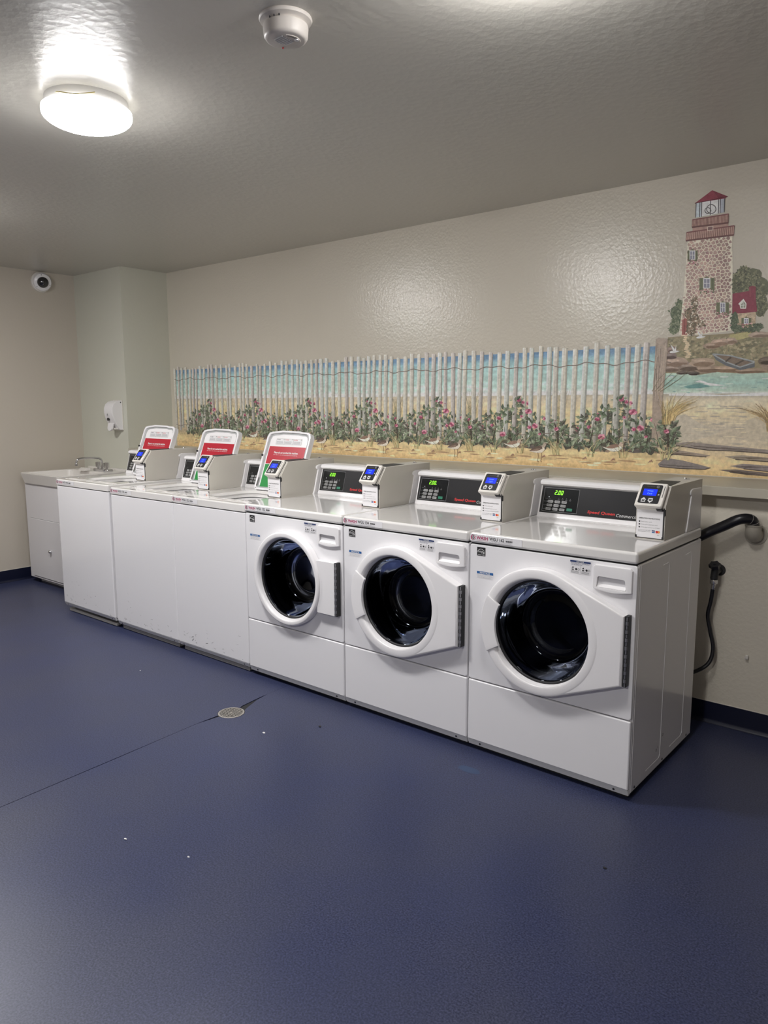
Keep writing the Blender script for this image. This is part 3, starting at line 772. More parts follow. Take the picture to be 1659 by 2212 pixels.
    part('drawer_grip', (v, [tuple(range(n, 2 * n))] + [(i, (i + 1) % n, n + (i + 1) % n, n + i) for i in range(n)]), 'enamel_shadow', dw, smooth=None)
    sl = [(-.010, z0 + .015), (-.010, z0 + .017), (.020, z0 + .046), (.020, z0 + .015)]
    part('grip_ramp', prism(sl, x0 + .0155, x1 - .0235, 'x'), 'plastic_white', dw, smooth=None)
    # stickers
    fr = Frame((0, -.0003, 0), (1, 0, 0), (0, 0, 1))
    d = Decal(fr); a, b = -.306, .8195
    d.rect(a, a + .0385, b, b + .0345, 'print_black'); H = .0008
    d.ring(a + .019, b + .0095, .0185, .0016, 'print_white', H, 20, .10, .44)
    d.text('energy', a + .003, b + .0105, .0095, 'print_white', width=.026, h=H, shear=.25)
    d.poly([(a + .0315 + (.0055 if k % 2 == 0 else .0024) * math.sin(k * math.pi / 5), b + .0130 + (.0055 if k % 2 == 0 else .0024) * math.cos(k * math.pi / 5)) for k in range(10)], 'print_white', H)
    d.text('ENERGY STAR', a + .004, b + .0022, .0045, 'print_white', width=.031, h=H)
    d.build('energy_sticker', t)
    d = Decal(fr); a, b = -.305, .7310
    d.rect(a, a + .0745, b, b + .0265, 'sticker'); d.rect(a, a + .0745, b + .0165, b + .0265, 'print_blue', H)
    d.text('NOTICE', a + .037, b + .0180, .0068, 'print_white', width=.046, h=H + .0003, align='c', bold=.03)
    for k in range(3):
        d.text(('Do not put hand in drum', 'until drum stops turning and', 'door is fully unlocked'[:22])[k], a + .003, b + .0112 - k * .0046, .0030, 'print_grey', width=(.064, .068, .060)[k], h=H)
    d.build('notice_sticker', t)
    d = Decal(fr); a, b = .0915, .8065
    d.rect(a, a + .0785, b, b + .048, 'sticker'); d.rect(a, a + .0785, b + .0415, b + .048, 'print_navy', H)
    d.text('NOTICE', a + .039, b + .0427, .0042, 'print_white', width=.028, h=H + .0003, align='c', bold=.03)
    d.text('HIGH EFFICIENCY DETERGENT', a + .003, b + .0362, .0036, 'print_navy', width=.072, h=H); d.text('USE AS DIRECTED', a + .003, b + .0310, .0036, 'print_navy', width=.044, h=H)
    d.rect(a + .0395, a + .0402, b + .002, b + .029, 'print_grey', H)
    for k in range(2):
        x = a + .006 + k * .040
        d.poly([(x, b + .020), (x + .006, b + .026), (x + .009, b + .020)], 'print_black', H); d.poly(circ(x + .018, b + .0165, .0042, 10), 'print_black', H)
        d.ring(x + .0275, b + .0165, .0040, .0010, 'print_black', H, 12); d.rect(x + .001, x + .009, b + .0125, b + .0165, 'print_black', H)
        for j in range(3): d.rect(x - .002, x + .028, b + .0025 + j * .003, b + .0038 + j * .003, 'print_grey', H)
    d.build('instruction_sticker', t)
    console(t, zt, hw, True, digits)
    card_reader(t, hw - .011, zt, .2735)
    return t

front_washer(-W * .5, 'front-load washer nearest the camera, bare right side showing, label number 162', '162', '2.00', True)
front_washer(-W * 1.5, 'middle front-load washer with teardrop door, label number 134', '134', '2.00.', True)
front_washer(-W * 2.5, 'front-load washer with plain round door beside the top-loaders, label number 132', '132', '2.00', False)

# ================================================================== TOP-LOAD WASHERS
def top_washer(x0w, x1w, label, num, y0=0.0, z0=0.0, seed=1, green=True):
    xc = (x0w + x1w) / 2; hw = (x1w - x0w) / 2 - .0012; D = .667; zg = .864; zt = .9046
    t = thing('top_load_washer', label, 'washing machine', (xc, y0, 0), group='white top-load washers with raised lids')
    zg += z0; zt += z0; zb = .048 + z0
    part('cabinet', rbox(-hw, hw, .010, D, zb, zg - .002, .006, 2), 'enamel', t)
    part('front_panel', rbox(-hw + .0006, hw - .0006, -.001, .014, zb + .003, zg - .003, .006, 3), 'enamel', t)
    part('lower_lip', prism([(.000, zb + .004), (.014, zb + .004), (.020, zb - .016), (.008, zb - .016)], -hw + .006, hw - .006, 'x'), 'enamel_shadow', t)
    for x in (-hw + .045, hw - .045):
        part('lip_screw', lathe([(.0005, -.003), (.0036, -.0025), (.0044, .004)], c=(x, .006, zb - .007), axis='y', seg=10), 'steel_dark', t)
    part('base_rail', rbox(-hw + .03, hw - .02, .018, .05, .004, .024, .002, 1), 'zinc', t)
    for x in (-hw + .05, hw - .05):
        for y in (.06, .60):
            part('foot', lathe([(.001, 0), (.02, 0), (.02, .010), (.010, .014), (.010, zb)], c=(x, y, 0), seg=14), 'rubber', t)
    # top with loading opening
    ox0, ox1, oy0, oy1 = -.17, .205, .105, .452
    hole = rrect(ox0, ox1, oy0, oy1, .09, 8)
    part('top', plate(rrect(-hw, hw, -.004, D, .012), [hole], zt, zg + .0015, 'z', .008, 3), 'enamel_top_reflect', t)
    part('top_gap', box(-hw + .006, hw - .006, .006, .09, zg - .006, zg + .003), 'dark_gap', t)
    rim = [(x, y) for x, y in hole]; n = len(rim); cx, cy = (ox0 + ox1) / 2, (oy0 + oy1) / 2
    v = []
    for s, dz in ((1.0, -.004), (.975, -.008), (.96, -.012), (.965, -.016)):
        v += [(cx + (x - cx) * s, cy + (y - cy) * s, zt + dz) for x, y in rim]
    f = [(k * n + i, k * n + (i + 1) % n, (k + 1) * n + (i + 1) % n, (k + 1) * n + i) for k in range(3) for i in range(n)]
    part('opening_rim', (v, f), 'enamel_top_reflect', t)
    tub = part('tub', lathe([(.232, zt - .018), (.232, zt - .024), (.200, zt - .060), (.200, zt - .46), (.05, zt - .47), (.001, zt - .47)], c=(cx, cy, 0), seg=40), 'tub_dark', t)
    part('agitator', lathe([(.001, zt - .10), (.03, zt - .11), (.045, zt - .20), (.05, zt - .38), (.11, zt - .45), (.12, zt - .468)], c=(cx, cy, 0), seg=28), 'face_black', t)
    # swage lines pressed into the top
    for k, (ya, yb_) in enumerate(((.050, .044), (.075, .085))):
        part('top_crease', tube([(-hw + .03, ya, zt - .0005), (cx, yb_, zt - .0005), (hw - .03, ya, zt - .0005)], .0022, 5), 'enamel_top_reflect', t)
    asset_label(t, -hw + .004, zt - .003, -.0046, num)
    # raised lid, leaning back against the console
    lid = bpy.data.objects.new('lid', None); COL.objects.link(lid); lid.parent = t; lid['label'] = 'raised white lid with a red notice inside'
    lx0, lx1 = -.150, .222; hgt = .362
    up = Vector((0, .130, .338)).normalized(); nn = Vector((1, 0, 0)).cross(up)
    o = Vector((0, .462, zt + .004))
    M = Matrix(((1, up.x, nn.x, o.x), (0, up.y, nn.y, o.y), (0, up.z, nn.z, o.z), (0, 0, 0, 1)))
    tl = .055
    outl = [(lx0, .012), (lx0 + .012, 0), (lx1 - .012, 0), (lx1, .012), (lx1, hgt * .52), (lx1 + .001, hgt * .56), (lx1, hgt - .03), (lx1 - .010, hgt - .008), (lx1 - .03, hgt),
            (lx1 - .07, hgt + .001), (lx1 - .10, hgt + .006), (lx0 + .12, hgt + .008), (lx0 + .09, hgt + .004), (lx0 + .04, hgt), (lx0 + .014, hgt - .008), (lx0 + .003, hgt - .03), (lx0 + .003, hgt * .64), (lx0 - .003, hgt * .58), (lx0, hgt * .50)]
    part('lid_shell', xform(plate(outl, [], -.004, -.024, 'z', .0, 1), M), 'enamel', lid)
    c = Vector(((lx0 + lx1) / 2, hgt / 2))
    inn = [(c.x + (x - c.x) * .925, c.y + (y - c.y) * .935) for x, y in outl]
    part('lid_rim', xform(plate(outl, [inn], .009, -.006, 'z', .003, 2), M), 'enamel', lid)
    inn2 = [(c.x + (x - c.x) * .855, c.y + (y - c.y) * .885) for x, y in outl]
    part('lid_shade_strip', xform(plate([(c.x + (x - c.x) * .93, c.y + (y - c.y) * .94) for x, y in outl], [inn2], -.0012, -.004, 'z', 0), M), 'lid_shade_grey', lid)  # grey strip added for the shading inside the lid rim
    part('lid_inner_panel', xform(plate([(c.x + (x - c.x) * .925, c.y + (y - c.y) * .935) for x, y in outl], [], -.0025, -.005, 'z', 0), M), 'plastic_white', lid)
    for x, y in ((lx0 + .004, hgt * .585), (lx1 - .010, hgt * .555)):
        part('bumper', xform(lathe([(.001, .009), (.0055, .009), (.0068, .006), (.0068, 0)], c=(x, y, .006), seg=14), M), 'rubber', lid)
    part('lid_hinge', xform(merge(tube([(lx0 + .012, .014, .003), (lx0 + .018, .075, .003)], .004, 8), tube([(lx0 + .010, .010, .004), (lx0 + .022, .010, .004)], .006, 8)), M), 'chrome', lid)
    fr = Frame(o, (1, 0, 0), up)
    b0, b1 = .020, hgt * .755; px0, px1 = lx0 + .036, lx1 - .028; bm_ = b0 + (b1 - b0) * .565
    d = Decal(fr); H = -.0015
    d.rect(px0, px1, bm_ + .002, b1, 'poster_red', H); d.rect(px0, px1, b0, bm_ - .002, 'poster_green' if green else 'poster_green', H)
    mid = (px0 + px1) / 2
    d.text('Please do not overload the machines.', mid, b1 - .044, .0125, 'print_white', width=.205, h=H + .0005, align='c', bold=.03)
    d.text('Por favor no sobrecargue las lavadoras.', mid, b1 - .056, .0075, 'print_white', width=.205, h=H + .0005, align='c')
    d.text('NO', px0 + .046, b1 - .100, .010, 'print_white', width=.018, h=H + .0005, bold=.03)
    d.poly([(mid - .005 + .062 * math.cos(math.radians(a)), b1 - .136 + .050 * math.sin(math.radians(a))) for a in range(0, 361, 12)][:-1], 'print_white', H + .0005)
    d.poly([(mid - .005 + .044 * math.cos(math.radians(a)), b1 - .136 + .034 * math.sin(math.radians(a))) for a in range(0, 361, 12)][:-1], 'poster_red', H + .0008)
    d.text('YES', px0 + .020, bm_ - .030, .010, 'print_white', width=.022, h=H + .0005, bold=.03) if False else None
    d.build('notice_poster', lid)['label'] = 'red and green notice about overloading the machines'
    d = Decal(fr); q0, q1 = px0 + .045, px1 - .045; r0, r1 = b1 + .012, b1 + .050
    d.rect(q0, q1, r0, r1, 'sticker_grey', H)
    for k in range(3):
        a = q0 + (q1 - q0) * k / 3; wv = (q1 - q0) / 3
        d.rect(a + .003, a + wv - .003, r0 + .003, r1 - .003, 'sticker', H + .0003)
        d.text(('USE', 'WARNING', 'CAUTION')[k], a + .005, r1 - .011, .0055, 'print_red' if k else 'print_black', width=wv * .42, h=H + .0006, bold=.02)
        d.poly([(a + wv * .55, r0 + .022), (a + wv * .85, r0 + .030), (a + wv * .9, r0 + .022)], 'print_white', H + .0006)
        for j in range(4): d.rect(a + .005, a + wv - .008 - .004 * (j % 2), r0 + .006 + j * .0042, r0 + .0078 + j * .0042, 'print_grey', H + .0006)
        d.rect(a + wv - .010, a + wv - .006, r1 - .008, r1 - .004, 'print_black', H + .0006)
    d.build('lid_sticker', lid)
    console(t, zt, hw, False, '0')
    card_reader(t, hw - .016, zt, .272 - y0)
    # scuffs on the front
    rr = random.Random(seed); d = Decal(Frame((0, -.0012, 0), (1, 0, 0), (0, 0, 1))); d.h = .0002
    for k in range(26):
        x = rr.uniform(-hw + .03, hw - .03); z = zb + .012 + abs(rr.gauss(0, .07)); l = rr.uniform(.003, .022); an = rr.uniform(-.7, .7)
        if z > .5: continue
        d.line(x, z, x + l * math.cos(an), z + l * math.sin(an), rr.uniform(.0012, .004), 'scuff_light' if rr.random() < .7 else 'scuff')
    d.build('scuff_marks', t)
    return t
top_washer(-2.058 - .6283, -2.058, 'top-load washer next to the round-door front-loader, green notice showing in its lid', '152', seed=4)
top_washer(-3.338, -2.058 - .6283, 'middle top-load washer, between the other two raised-lid machines', '150', seed=9)
top_washer(-4.004, -3.352, 'farthest top-load washer, at the sink end of the row', '186', y0=-.006, z0=.012, seed=14)

# ================================================================== UTILITY SINK
def utility_sink():
    t = thing('utility_sink', 'white laundry utility sink on a cabinet in the far corner', 'sink', (-4.755, .53, 0))
    x0, x1 = -.305, .298; ox, oy = -4.755, .53
    part('cabinet', rbox(x0, x1 - .008, .262 - oy, .80 - oy, .042, .80, .003, 1), 'sink_board', t)
    part('toe_kick', box(x0 + .04, x1 - .03, .325 - oy, .79 - oy, 0, .044), 'sink_board', t)
    dr = part('cabinet_door', rbox(x0 + .066, x1 - .072, .2565 - oy, .262 - oy, .060, .524, .0015, 1), 'sink_board', t)
    part('door_shadow_gap', box(x0 + .060, x1 - .066, .2610 - oy, .2625 - oy, .0545, .5275), 'line_grey', t)
    part('knob', lathe([(.001, -.024), (.011, -.022), (.014, -.015), (.009, -.008), (.007, 0)], c=(-4.681 - ox, .2565 - oy, .29), axis='y', seg=20), 'chrome', dr)
    # moulded basin
    def loop(xa, xb, ya, yb, r, z): return [(x, y, z) for x, y in rrect(xa, xb, ya - oy, yb - oy, r, 5)]
    L = [loop(x0 + .014, x1 - .014, .250, .815, .02, .800), loop(x0 - .001, x1 - .001, .230, .820, .02, .870), loop(x0 - .002, x1, .228, .820, .02, .880),
         loop(x0 + .004, x1 - .006, .236, .812, .018, .884), loop(x0 + .030, x1 - .034, .262, .640, .045, .882), loop(x0 + .036, x1 - .040, .268, .634, .045, .872), loop(x0 + .075, x1 - .08, .310, .600, .05, .56), loop(x0 + .20, x1 - .20, .42, .50, .03, .55)]
    n = len(L[0]); v = sum(L, []); f = [(k * n + i, k * n + (i + 1) % n, (k + 1) * n + (i + 1) % n, (k + 1) * n + i) for k in range(len(L) - 1) for i in range(n)]
    f += [tuple(range((len(L) - 1) * n, len(L) * n))]
    part('basin', (v, f), 'sink_plastic', t)
    part('back_rim', rbox(x0 + .004, x1 - .004, .800 - oy, .8335 - oy, .870, .898, .005, 2), 'sink_plastic', t)
    part('soap_ledge', prism([(.60 - oy, .885), (.655 - oy, .885), (.655 - oy, .905), (.63 - oy, .907)], -.10, .0, 'x'), 'sink_plastic', t)
    fc = bpy.data.objects.new('faucet', None); COL.objects.link(fc); fc.parent = t; fc['label'] = 'chrome two-handle faucet with long spout'
    bx, by, bz = -4.655 - ox, .705 - oy, .882
    part('deck_plate', rbox(bx - .10, bx + .115, by - .028, by + .028, bz, bz + .020, .008, 3), 'chrome', fc)
    sp = smooth_path([(bx, by, bz + .018), (bx, by, bz + .070), (bx + .002, by - .014, bz + .098), (bx + .003, by - .050, bz + .108), (bx - .004, by - .16, bz + .112), (bx - .010, by - .200, bz + .103), (bx - .012, by - .212, bz + .074)], 6)
    part('spout', tube(sp, .0085, 12), 'chrome', fc)
    part('aerator', lathe([(.001, 0), (.0115, 0), (.0125, .010), (.0105, .022), (.009, .024)], c=(bx - .012, by - .212, bz + .054), seg=16), 'chrome', fc)
    part('spout_nut', lathe([(.014, .018), (.016, .022), (.015, .040), (.010, .046)], c=(bx, by, bz), seg=16), 'chrome', fc)
    for s in (-.058, .062):
        pr = [(.020 + (.003 if k % 2 else -.002), 0) for k in range(16)]
        o = [(bx + s + (.019 + (.0028 if k % 4 < 2 else -.0022)) * math.cos(2 * math.pi * k / 24), by + (.019 + (.0028 if k % 4 < 2 else -.0022)) * math.sin(2 * math.pi * k / 24)) for k in range(24)]
        part('handle', merge(lathe([(.012, .018), (.012, .034)], c=(bx + s, by, bz), seg=14), prism(o, bz + .032, bz + .070, 'z'), lathe([(.001, .0735), (.012, .0725), (.017, .069)], c=(bx + s, by, bz), seg=18)), 'chrome', fc)
    part('sprayer_stub', lathe([(.001, -.012), (.004, -.012), (.006, .0), (.006, .02)], c=(bx + .062, by - .034, bz + .012), seg=10), 'chrome', fc)
    part('rim_screw', lathe([(.0005, -.002), (.004, -.0015), (.005, 0)], c=(x1 - .02, .800 - oy, .884), axis='y', seg=10), 'steel_dark', t)
utility_sink()

# ================================================================== FLOOR DRAIN, PIPES, SMALL THINGS
def floor_drain():
    t = thing('floor_drain', 'round metal floor drain grate at the torn floor seam', 'floor drain', (-1.7285, -.389, -.004))
    R = .0605
    part('drain_bowl', lathe([(R, .002), (R - .002, .0015), (R - .004, .0008), (.001, .0006)], seg=40), 'rubber', t)
    part('frame_ring', lathe([(R, .0006), (R, .0045), (R - .002, .0052), (R - .007, .005), (R - .007, .001)], seg=40), 'drain_steel', t)
    n = 4
    for ax in (0, 1):
        for k in range(-n, n + 1):
            c = k * .0112; hl = math.sqrt(max((R - .006) ** 2 - c * c, 0))
            if hl < .012: continue
            wd = .0012 if ax == 0 else .0013
            b = box(c - wd, c + wd, -hl, hl, .0012, .0044) if ax == 0 else box(-hl, hl, c - wd, c + wd, .0012, .0040)
            part('grate_bar', b, 'drain_steel', t, smooth=None)
    part('centre_screw', lathe([(.001, .0056), (.005, .0056), (.006, .0045), (.006, .001)], seg=16), 'drain_steel', t)
floor_drain()

def drain_hose():
    t = thing('drain_hose', 'black washer drain hose hooked into a painted wall pipe', 'hose', (0.05, .84, .80))
    o = Vector((0.05, .84, .80))
    P = lambda *q: [tuple(Vector(p) - o) for p in q]
    path = smooth_path(P((-.16, .745, .775), (-.03, .795, .862), (.045, .805, .905), (.095, .812, .934), (.128, .826, .941), (.146, .846, .930), (.150, .854, .905)), 8)
    part('hose', tube(path, .0215, 16), 'hose_black', t)
    for q in (path[-7], path[-14]):
        i = path.index(q); d = (path[min(i + 1, len(path) - 1)] - path[i - 1]).normalized()
        part('hose_clip', tube([q - d * .0012, q + d * .0012], .0225, 18), 'zinc', t)
drain_hose()
def wall_pipe():
    t = thing('wall_pipe', 'short painted drain pipe stub in the lower wall', 'pipe', (.148, .856, .86))
    o = Vector((.148, .856, .86))
    path = smooth_path([(0, 0, .052), (0, 0, .030), (0, .012, .012), (0, .030, .006), (0, .0475, .006)], 5)
    part('elbow', tube(path, .031, 20, cap=False), 'pipe_paint', t)
    part('wall_flange', lathe([(.031, -.004), (.043, -.003), (.045, 0)], c=(0, .0478, .006), axis='y', seg=24), 'pipe_paint', t)
    part('pipe_mouth', lathe([(.032, .046), (.034, .050), (.034, .054), (.029, .0545), (.026, .050)], seg=24), 'pipe_paint', t)
wall_pipe()

def supply_valve():
    t = thing('water_valve', 'black-handled water valve on the wall beside the nearest washer', 'valve', (.012, YW, .70))
    part('valve_body', merge(tube([(0, -.001, -.004), (0, -.058, -.004)], .013, 12), tube([(0, -.058, .022), (-.004, -.060, -.034)], .0155, 12)), 'rubber', t)
    h = [((.021 + (.0035 if k % 3 == 1 else -.001)) * math.cos(2 * math.pi * k / 18), (.021 + (.0035 if k % 3 == 1 else -.001)) * math.sin(2 * math.pi * k / 18)) for k in range(18)]
    M = Matrix.Translation((0, -.072, .026)) @ Matrix.Rotation(math.radians(28), 4, 'X')
    part('handle', merge(xform(prism(h, -.006, .010, 'z'), M), xform(lathe([(.001, .013), (.006, .012), (.007, .010)], seg=10), M)), 'hose_black', t)
    part('wall_collar', lathe([(.014, -.006), (.024, -.004), (.026, 0)], c=(0, -.0005, -.004), axis='y', seg=20), 'rubber', t)
    part('hose_nut', merge(lathe([(.010, -.034), (.0155, -.036), (.0165, -.040), (.0165, -.052), (.012, -.056)], c=(-.004, -.060, 0), seg=12)), 'chrome', t)
supply_valve()
def supply_hose():
    o = Vector((.008, YW - .06, .645))
    t = thing('supply_hose', 'thin dark water supply hose hanging down behind the nearest washer', 'hose', tuple(o))
    P = lambda *q: [Vector(p) - o for p in q]
    part('ferrule', tube(P((.008, YW - .060, .647), (.006, YW - .060, .622)), .0085, 12), 'chrome', t)
    part('hose', tube(smooth_path(P((.007, YW - .060, .630), (-.001, YW - .052, .565), (-.0105, YW - .050, .500), (.004, YW - .050, .430), (.019, YW - .050, .360), (.012, YW - .060, .300), (-.020, YW - .082, .262), (-.07, YW - .15, .245), (-.13, YW - .20, .25)), 8), .0085, 10), 'hose_black', t)
supply_hose()
def wall_anchor():
    t = thing('wall_anchor', 'small pale plastic anchor sticking out of the lower wall', 'wall anchor', (.1445, YW, .33))
    part('anchor_body', tube([(0, .001, -.006), (-.002, -.012, .0), (.004, -.014, .006)], .005, 8), 'plastic_warm', t)
    part('anchor_fin', rbox(-.002, .009, -.016, -.008, -.004, .014, .0015, 1), 'plastic_warm', t)
wall_anchor()

LINT = [((570, 1584), 'larger white lint flake on the floor right of the drain', .006), ((271, 1813), 'white lint crumb on the open floor at lower left', .0045),
        ((407, 1852), 'pale lint crumb on the floor, near the lower left crumb', .0035), ((691, 1570), 'dark crumb on the floor in front of the middle front-loader', .006),
        ((303, 1449), 'white lint fleck on the floor in front of the middle top-loader', .004), ((1306, 1876), 'grey lint crumb on the dark floor at lower right', .005)]
def ray(u, v):
    return _fw + _r2 * ((u - 829.5) / F_PX) - _u2 * ((v - 1106) / F_PX)
def on_plane(u, v, axis, val):
    d = ray(u, v); i = 'xyz'.index(axis); return CAM + d * ((val - CAM[i]) / d[i])
for i, ((u, v), lab, s) in enumerate(LINT):
    p = on_plane(u, v, 'z', 0); rr = random.Random(i + 3)
    bm = bmesh.new(); bmesh.ops.create_icosphere(bm, subdivisions=2, radius=s)
    for q in bm.verts: q.co = Vector((q.co.x * 1.3, q.co.y * .8, q.co.z * .38)) * rr.uniform(.7, 1.2)
    vf = from_bm(bm)
    zmin = min(a[2] for a in vf[0]); vf = ([(a, b, c - zmin) for a, b, c in vf[0]], vf[1])
    o = part('lint', vf, 'rubber' if 'dark' in lab else 'lint'); o.location = (p.x, p.y, 0.0003); tag(o, lab, 'lint', 'crumbs of lint on the floor')

# ================================================================== WALL MURAL (flat print on the wall above the ledge)
KP = 1.9
def pc(c, k=KP):
    y = .3 * c[0] + .59 * c[1] + .11 * c[2]
    return tuple(min(v * k, .92) for v in lin([q * .78 + y * .22 for q in c]))
def mp(u, v):
    p = on_plane(u, v, 'y', YU); return (p.x, p.z)
mural = thing('wall_mural', 'seaside mural on the wall: lighthouse, picket fence, roses and shore birds', 'mural', (-2.0, YU, 1.07))
MO = Vector((-2.0, YU, 1.07))
class Paint:
    """flat coloured shapes on the mural wall; layer n lies n*0.25 mm proud of the one below"""
    def __init__(s): s.V = []; s.F = []; s.C = []
    def poly(s, pts, col, layer, grad=None):
        o = len(s.V)
        for i, (x, z) in enumerate(pts):
            s.V.append((x - MO.x, -.0006 - .00025 * layer - .0000004 * len(s.F), z - MO.z)); s.C.append(col if grad is None else grad[i])
        s.F.append(tuple(range(o, o + len(pts))))
    def quadstrip(s, pts, w0, w1, col, layer):
        n = len(pts)
        for i in range(n - 1):
            a, b = Vector(pts[i]), Vector(pts[i + 1]); d = (b - a); nn = Vector((-d.y, d.x)); nn.normalize()
            wa = w0 + (w1 - w0) * i / (n - 1); wb = w0 + (w1 - w0) * (i + 1) / (n - 1)
            s.poly([tuple(a + nn * wa / 2), tuple(a - nn * wa / 2), tuple(b - nn * wb / 2), tuple(b + nn * wb / 2)], col, layer)
    def blob(s, cx, cz, rx, rz, col, layer, n=14, rr=None, jit=.15):
        s.poly([(cx + rx * math.cos(2 * math.pi * i / n) * (1 + (rr.uniform(-jit, jit) if rr else 0)), cz + rz * math.sin(2 * math.pi * i / n) * (1 + (rr.uniform(-jit, jit) if rr else 0))) for i in range(n)], col, layer)
    def leaf(s, x, z, l, wd, a, col, col2, layer):
        c, q = math.cos(a), math.sin(a); T = lambda p, r: (x + p * c - r * q, z + p * q + r * c)
        s.poly([T(0, 0), T(l * .45, -wd), T(l, 0)], col, layer); s.poly([T(0, 0), T(l, 0), T(l * .45, wd)], col2, layer)
    def build(s, name, parent=mural):
        me = bpy.data.meshes.new(name); me.from_pydata(s.V, [], s.F)
        at = me.color_attributes.new('Col', 'FLOAT_COLOR', 'POINT')
        at.data.foreach_set('color', np.array([(*c[:3], 1.0) for c in s.C], dtype=np.float32).ravel())
        me.materials.append(MATS['mural_print']); me.update()
        o = bpy.data.objects.new(name, me); COL.objects.link(o); o.parent = parent
        return o

def vnoise(x, y, seed):
    rs = np.random.RandomState(seed); g = rs.rand(64, 64)
    xi = np.floor(x).astype(int); yi = np.floor(y).astype(int); fx = x - xi; fy = y - yi
    fx = fx * fx * (3 - 2 * fx); fy = fy * fy * (3 - 2 * fy); G = lambda a, b: g[a % 64, b % 64]
    return (G(xi, yi) * (1 - fx) + G(xi + 1, yi) * fx) * (1 - fy) + (G(xi, yi + 1) * (1 - fx) + G(xi + 1, yi + 1) * fx) * fy
MXL, MXR, MZ0 = -4.412, 0.62, 1.0685
XPOST = -.41
PER = .5545      # the print repeats along the fence

def ramp(z, stops):
    zs = [s[0] for s in stops]; cs = np.array([pc(s[1]) for s in stops])
    return np.stack([np.interp(z, zs, cs[:, k]) for k in range(3)], -1)
def backdrop(name, x0, x1, z0, z1, fn, dx=.011, dz=.0085):
    nx = max(int((x1 - x0) / dx), 2); nz = max(int((z1 - z0) / dz), 2)
    X, Z = np.meshgrid(np.linspace(x0, x1, nx + 1), np.linspace(z0, z1, nz + 1), indexing='ij')
    C = np.clip(fn(X, Z), .01, .92)
    me = bpy.data.meshes.new(name)
    V = [(x - MO.x, -.0006, z - MO.z) for x, z in zip(X.ravel(), Z.ravel())]
    m_ = nz + 1
    Fq = [(i * m_ + j, (i + 1) * m_ + j, (i + 1) * m_ + j + 1, i * m_ + j + 1) for i in range(nx) for j in range(nz)]
    me.from_pydata(V, [], Fq)
    at = me.color_attributes.new('Col', 'FLOAT_COLOR', 'POINT')
    at.data.foreach_set('color', np.concatenate([C.reshape(-1, 3), np.ones((C.size // 3, 1))], 1).astype(np.float32).ravel())
    me.materials.append(MATS['mural_print']); me.update()
    o = bpy.data.objects.new(name, me); COL.objects.link(o); o.parent = mural; return o
def sea_fn(X, Z):
    b = ramp(Z, [(1.454, (206, 204, 188)), (1.468, (190, 200, 190)), (1.49, (158, 184, 174)), (1.53, (150, 180, 172)), (1.60, (136, 172, 170)), (1.645, (120, 158, 166)), (1.662, (92, 128, 158)), (1.69, (84, 116, 152))])
    n = vnoise(X * 6 + 3, Z * 55, 3) - .5; n2 = vnoise(X * 22, Z * 130, 5) - .5
    wv = np.exp(-((Z - 1.505 - .012 * np.sin(X * 11.33 * 2) - .006 * np.sin(X * 37)) / .008) ** 2) * (vnoise(X * 9, Z * 4, 8) > .35)
    foam = np.exp(-((Z - 1.462 - .004 * np.sin(X * 19)) / .005) ** 2)
    return b * (1 + .22 * n + .22 * n2)[..., None] + wv[..., None] * .16 + foam[..., None] * .10
def sand_fn(X, Z):
    b = ramp(Z, [(1.07, (178, 146, 92)), (1.10, (192, 160, 108)), (1.16, (196, 166, 116)), (1.19, (150, 132, 104)), (1.25, (176, 158, 126)), (1.36, (192, 168, 122)), (1.42, (188, 172, 142)), (1.455, (170, 160, 140))])
    n = vnoise(X * 9, Z * 60, 11) - .5; n2 = vnoise(X * 30, Z * 120, 12) - .5
    dk = (vnoise(X * 7 + 4, Z * 45 + 2, 14) > .68) * (Z < 1.18) * .16
    return b * (1 + .26 * n + .24 * n2 - dk)[..., None]
def beach_fn(X, Z):
    b = ramp(Z, [(1.07, (176, 148, 98)), (1.14, (190, 164, 118)), (1.22, (170, 156, 132)), (1.30, (166, 154, 134)), (1.36, (190, 172, 136)), (1.42, (186, 174, 148)), (1.455, (150, 142, 126))])
    n = vnoise(X * 12, Z * 50, 21) - .5; n2 = vnoise(X * 40, Z * 110, 22) - .5
    # the trodden path between the dunes
    d = np.exp(-((X - (-.09)) / .11) ** 2) * np.clip((1.38 - Z) / .2, 0, 1)
    return b * (1 + .20 * n + .16 * n2)[..., None] * (1 + .10 * d)[..., None]
backdrop('painted_sea', MXL, XPOST, 1.4555, 1.687, sea_fn)
backdrop('painted_sand', MXL, XPOST, MZ0, 1.4555, sand_fn)
backdrop('painted_bay', XPOST, MXR, 1.4555, 1.566, lambda X, Z: ramp(Z, [(1.4555, (196, 196, 176)), (1.468, (150, 172, 156)), (1.50, (128, 160, 150)), (1.53, (138, 166, 152)), (1.566, (158, 176, 158))]) * (1 + .26 * (vnoise(X * 9, Z * 70, 31) - .5) + .2 * (vnoise(X * 30, Z * 140, 32) - .5))[..., None], dz=.005)
backdrop('painted_beach', XPOST, MXR, MZ0, 1.4555, beach_fn)

def grass(p, x, z, n, h, spread, cols, layer, rr, lo=None):
    for _ in range(n):
        a = rr.uniform(-spread if lo is None else lo, spread); hh = h * rr.uniform(.55, 1.0); c = pc(rr.choice(cols)); x0 = x + rr.uniform(-.02, .02)
        pts = [(x0 + a * hh * (t * t) * 1.2, z + hh * (t - .25 * abs(a) * t * t)) for t in (0, .35, .7, 1.0)]
        p.quadstrip(pts, .0034, .001, c, layer)

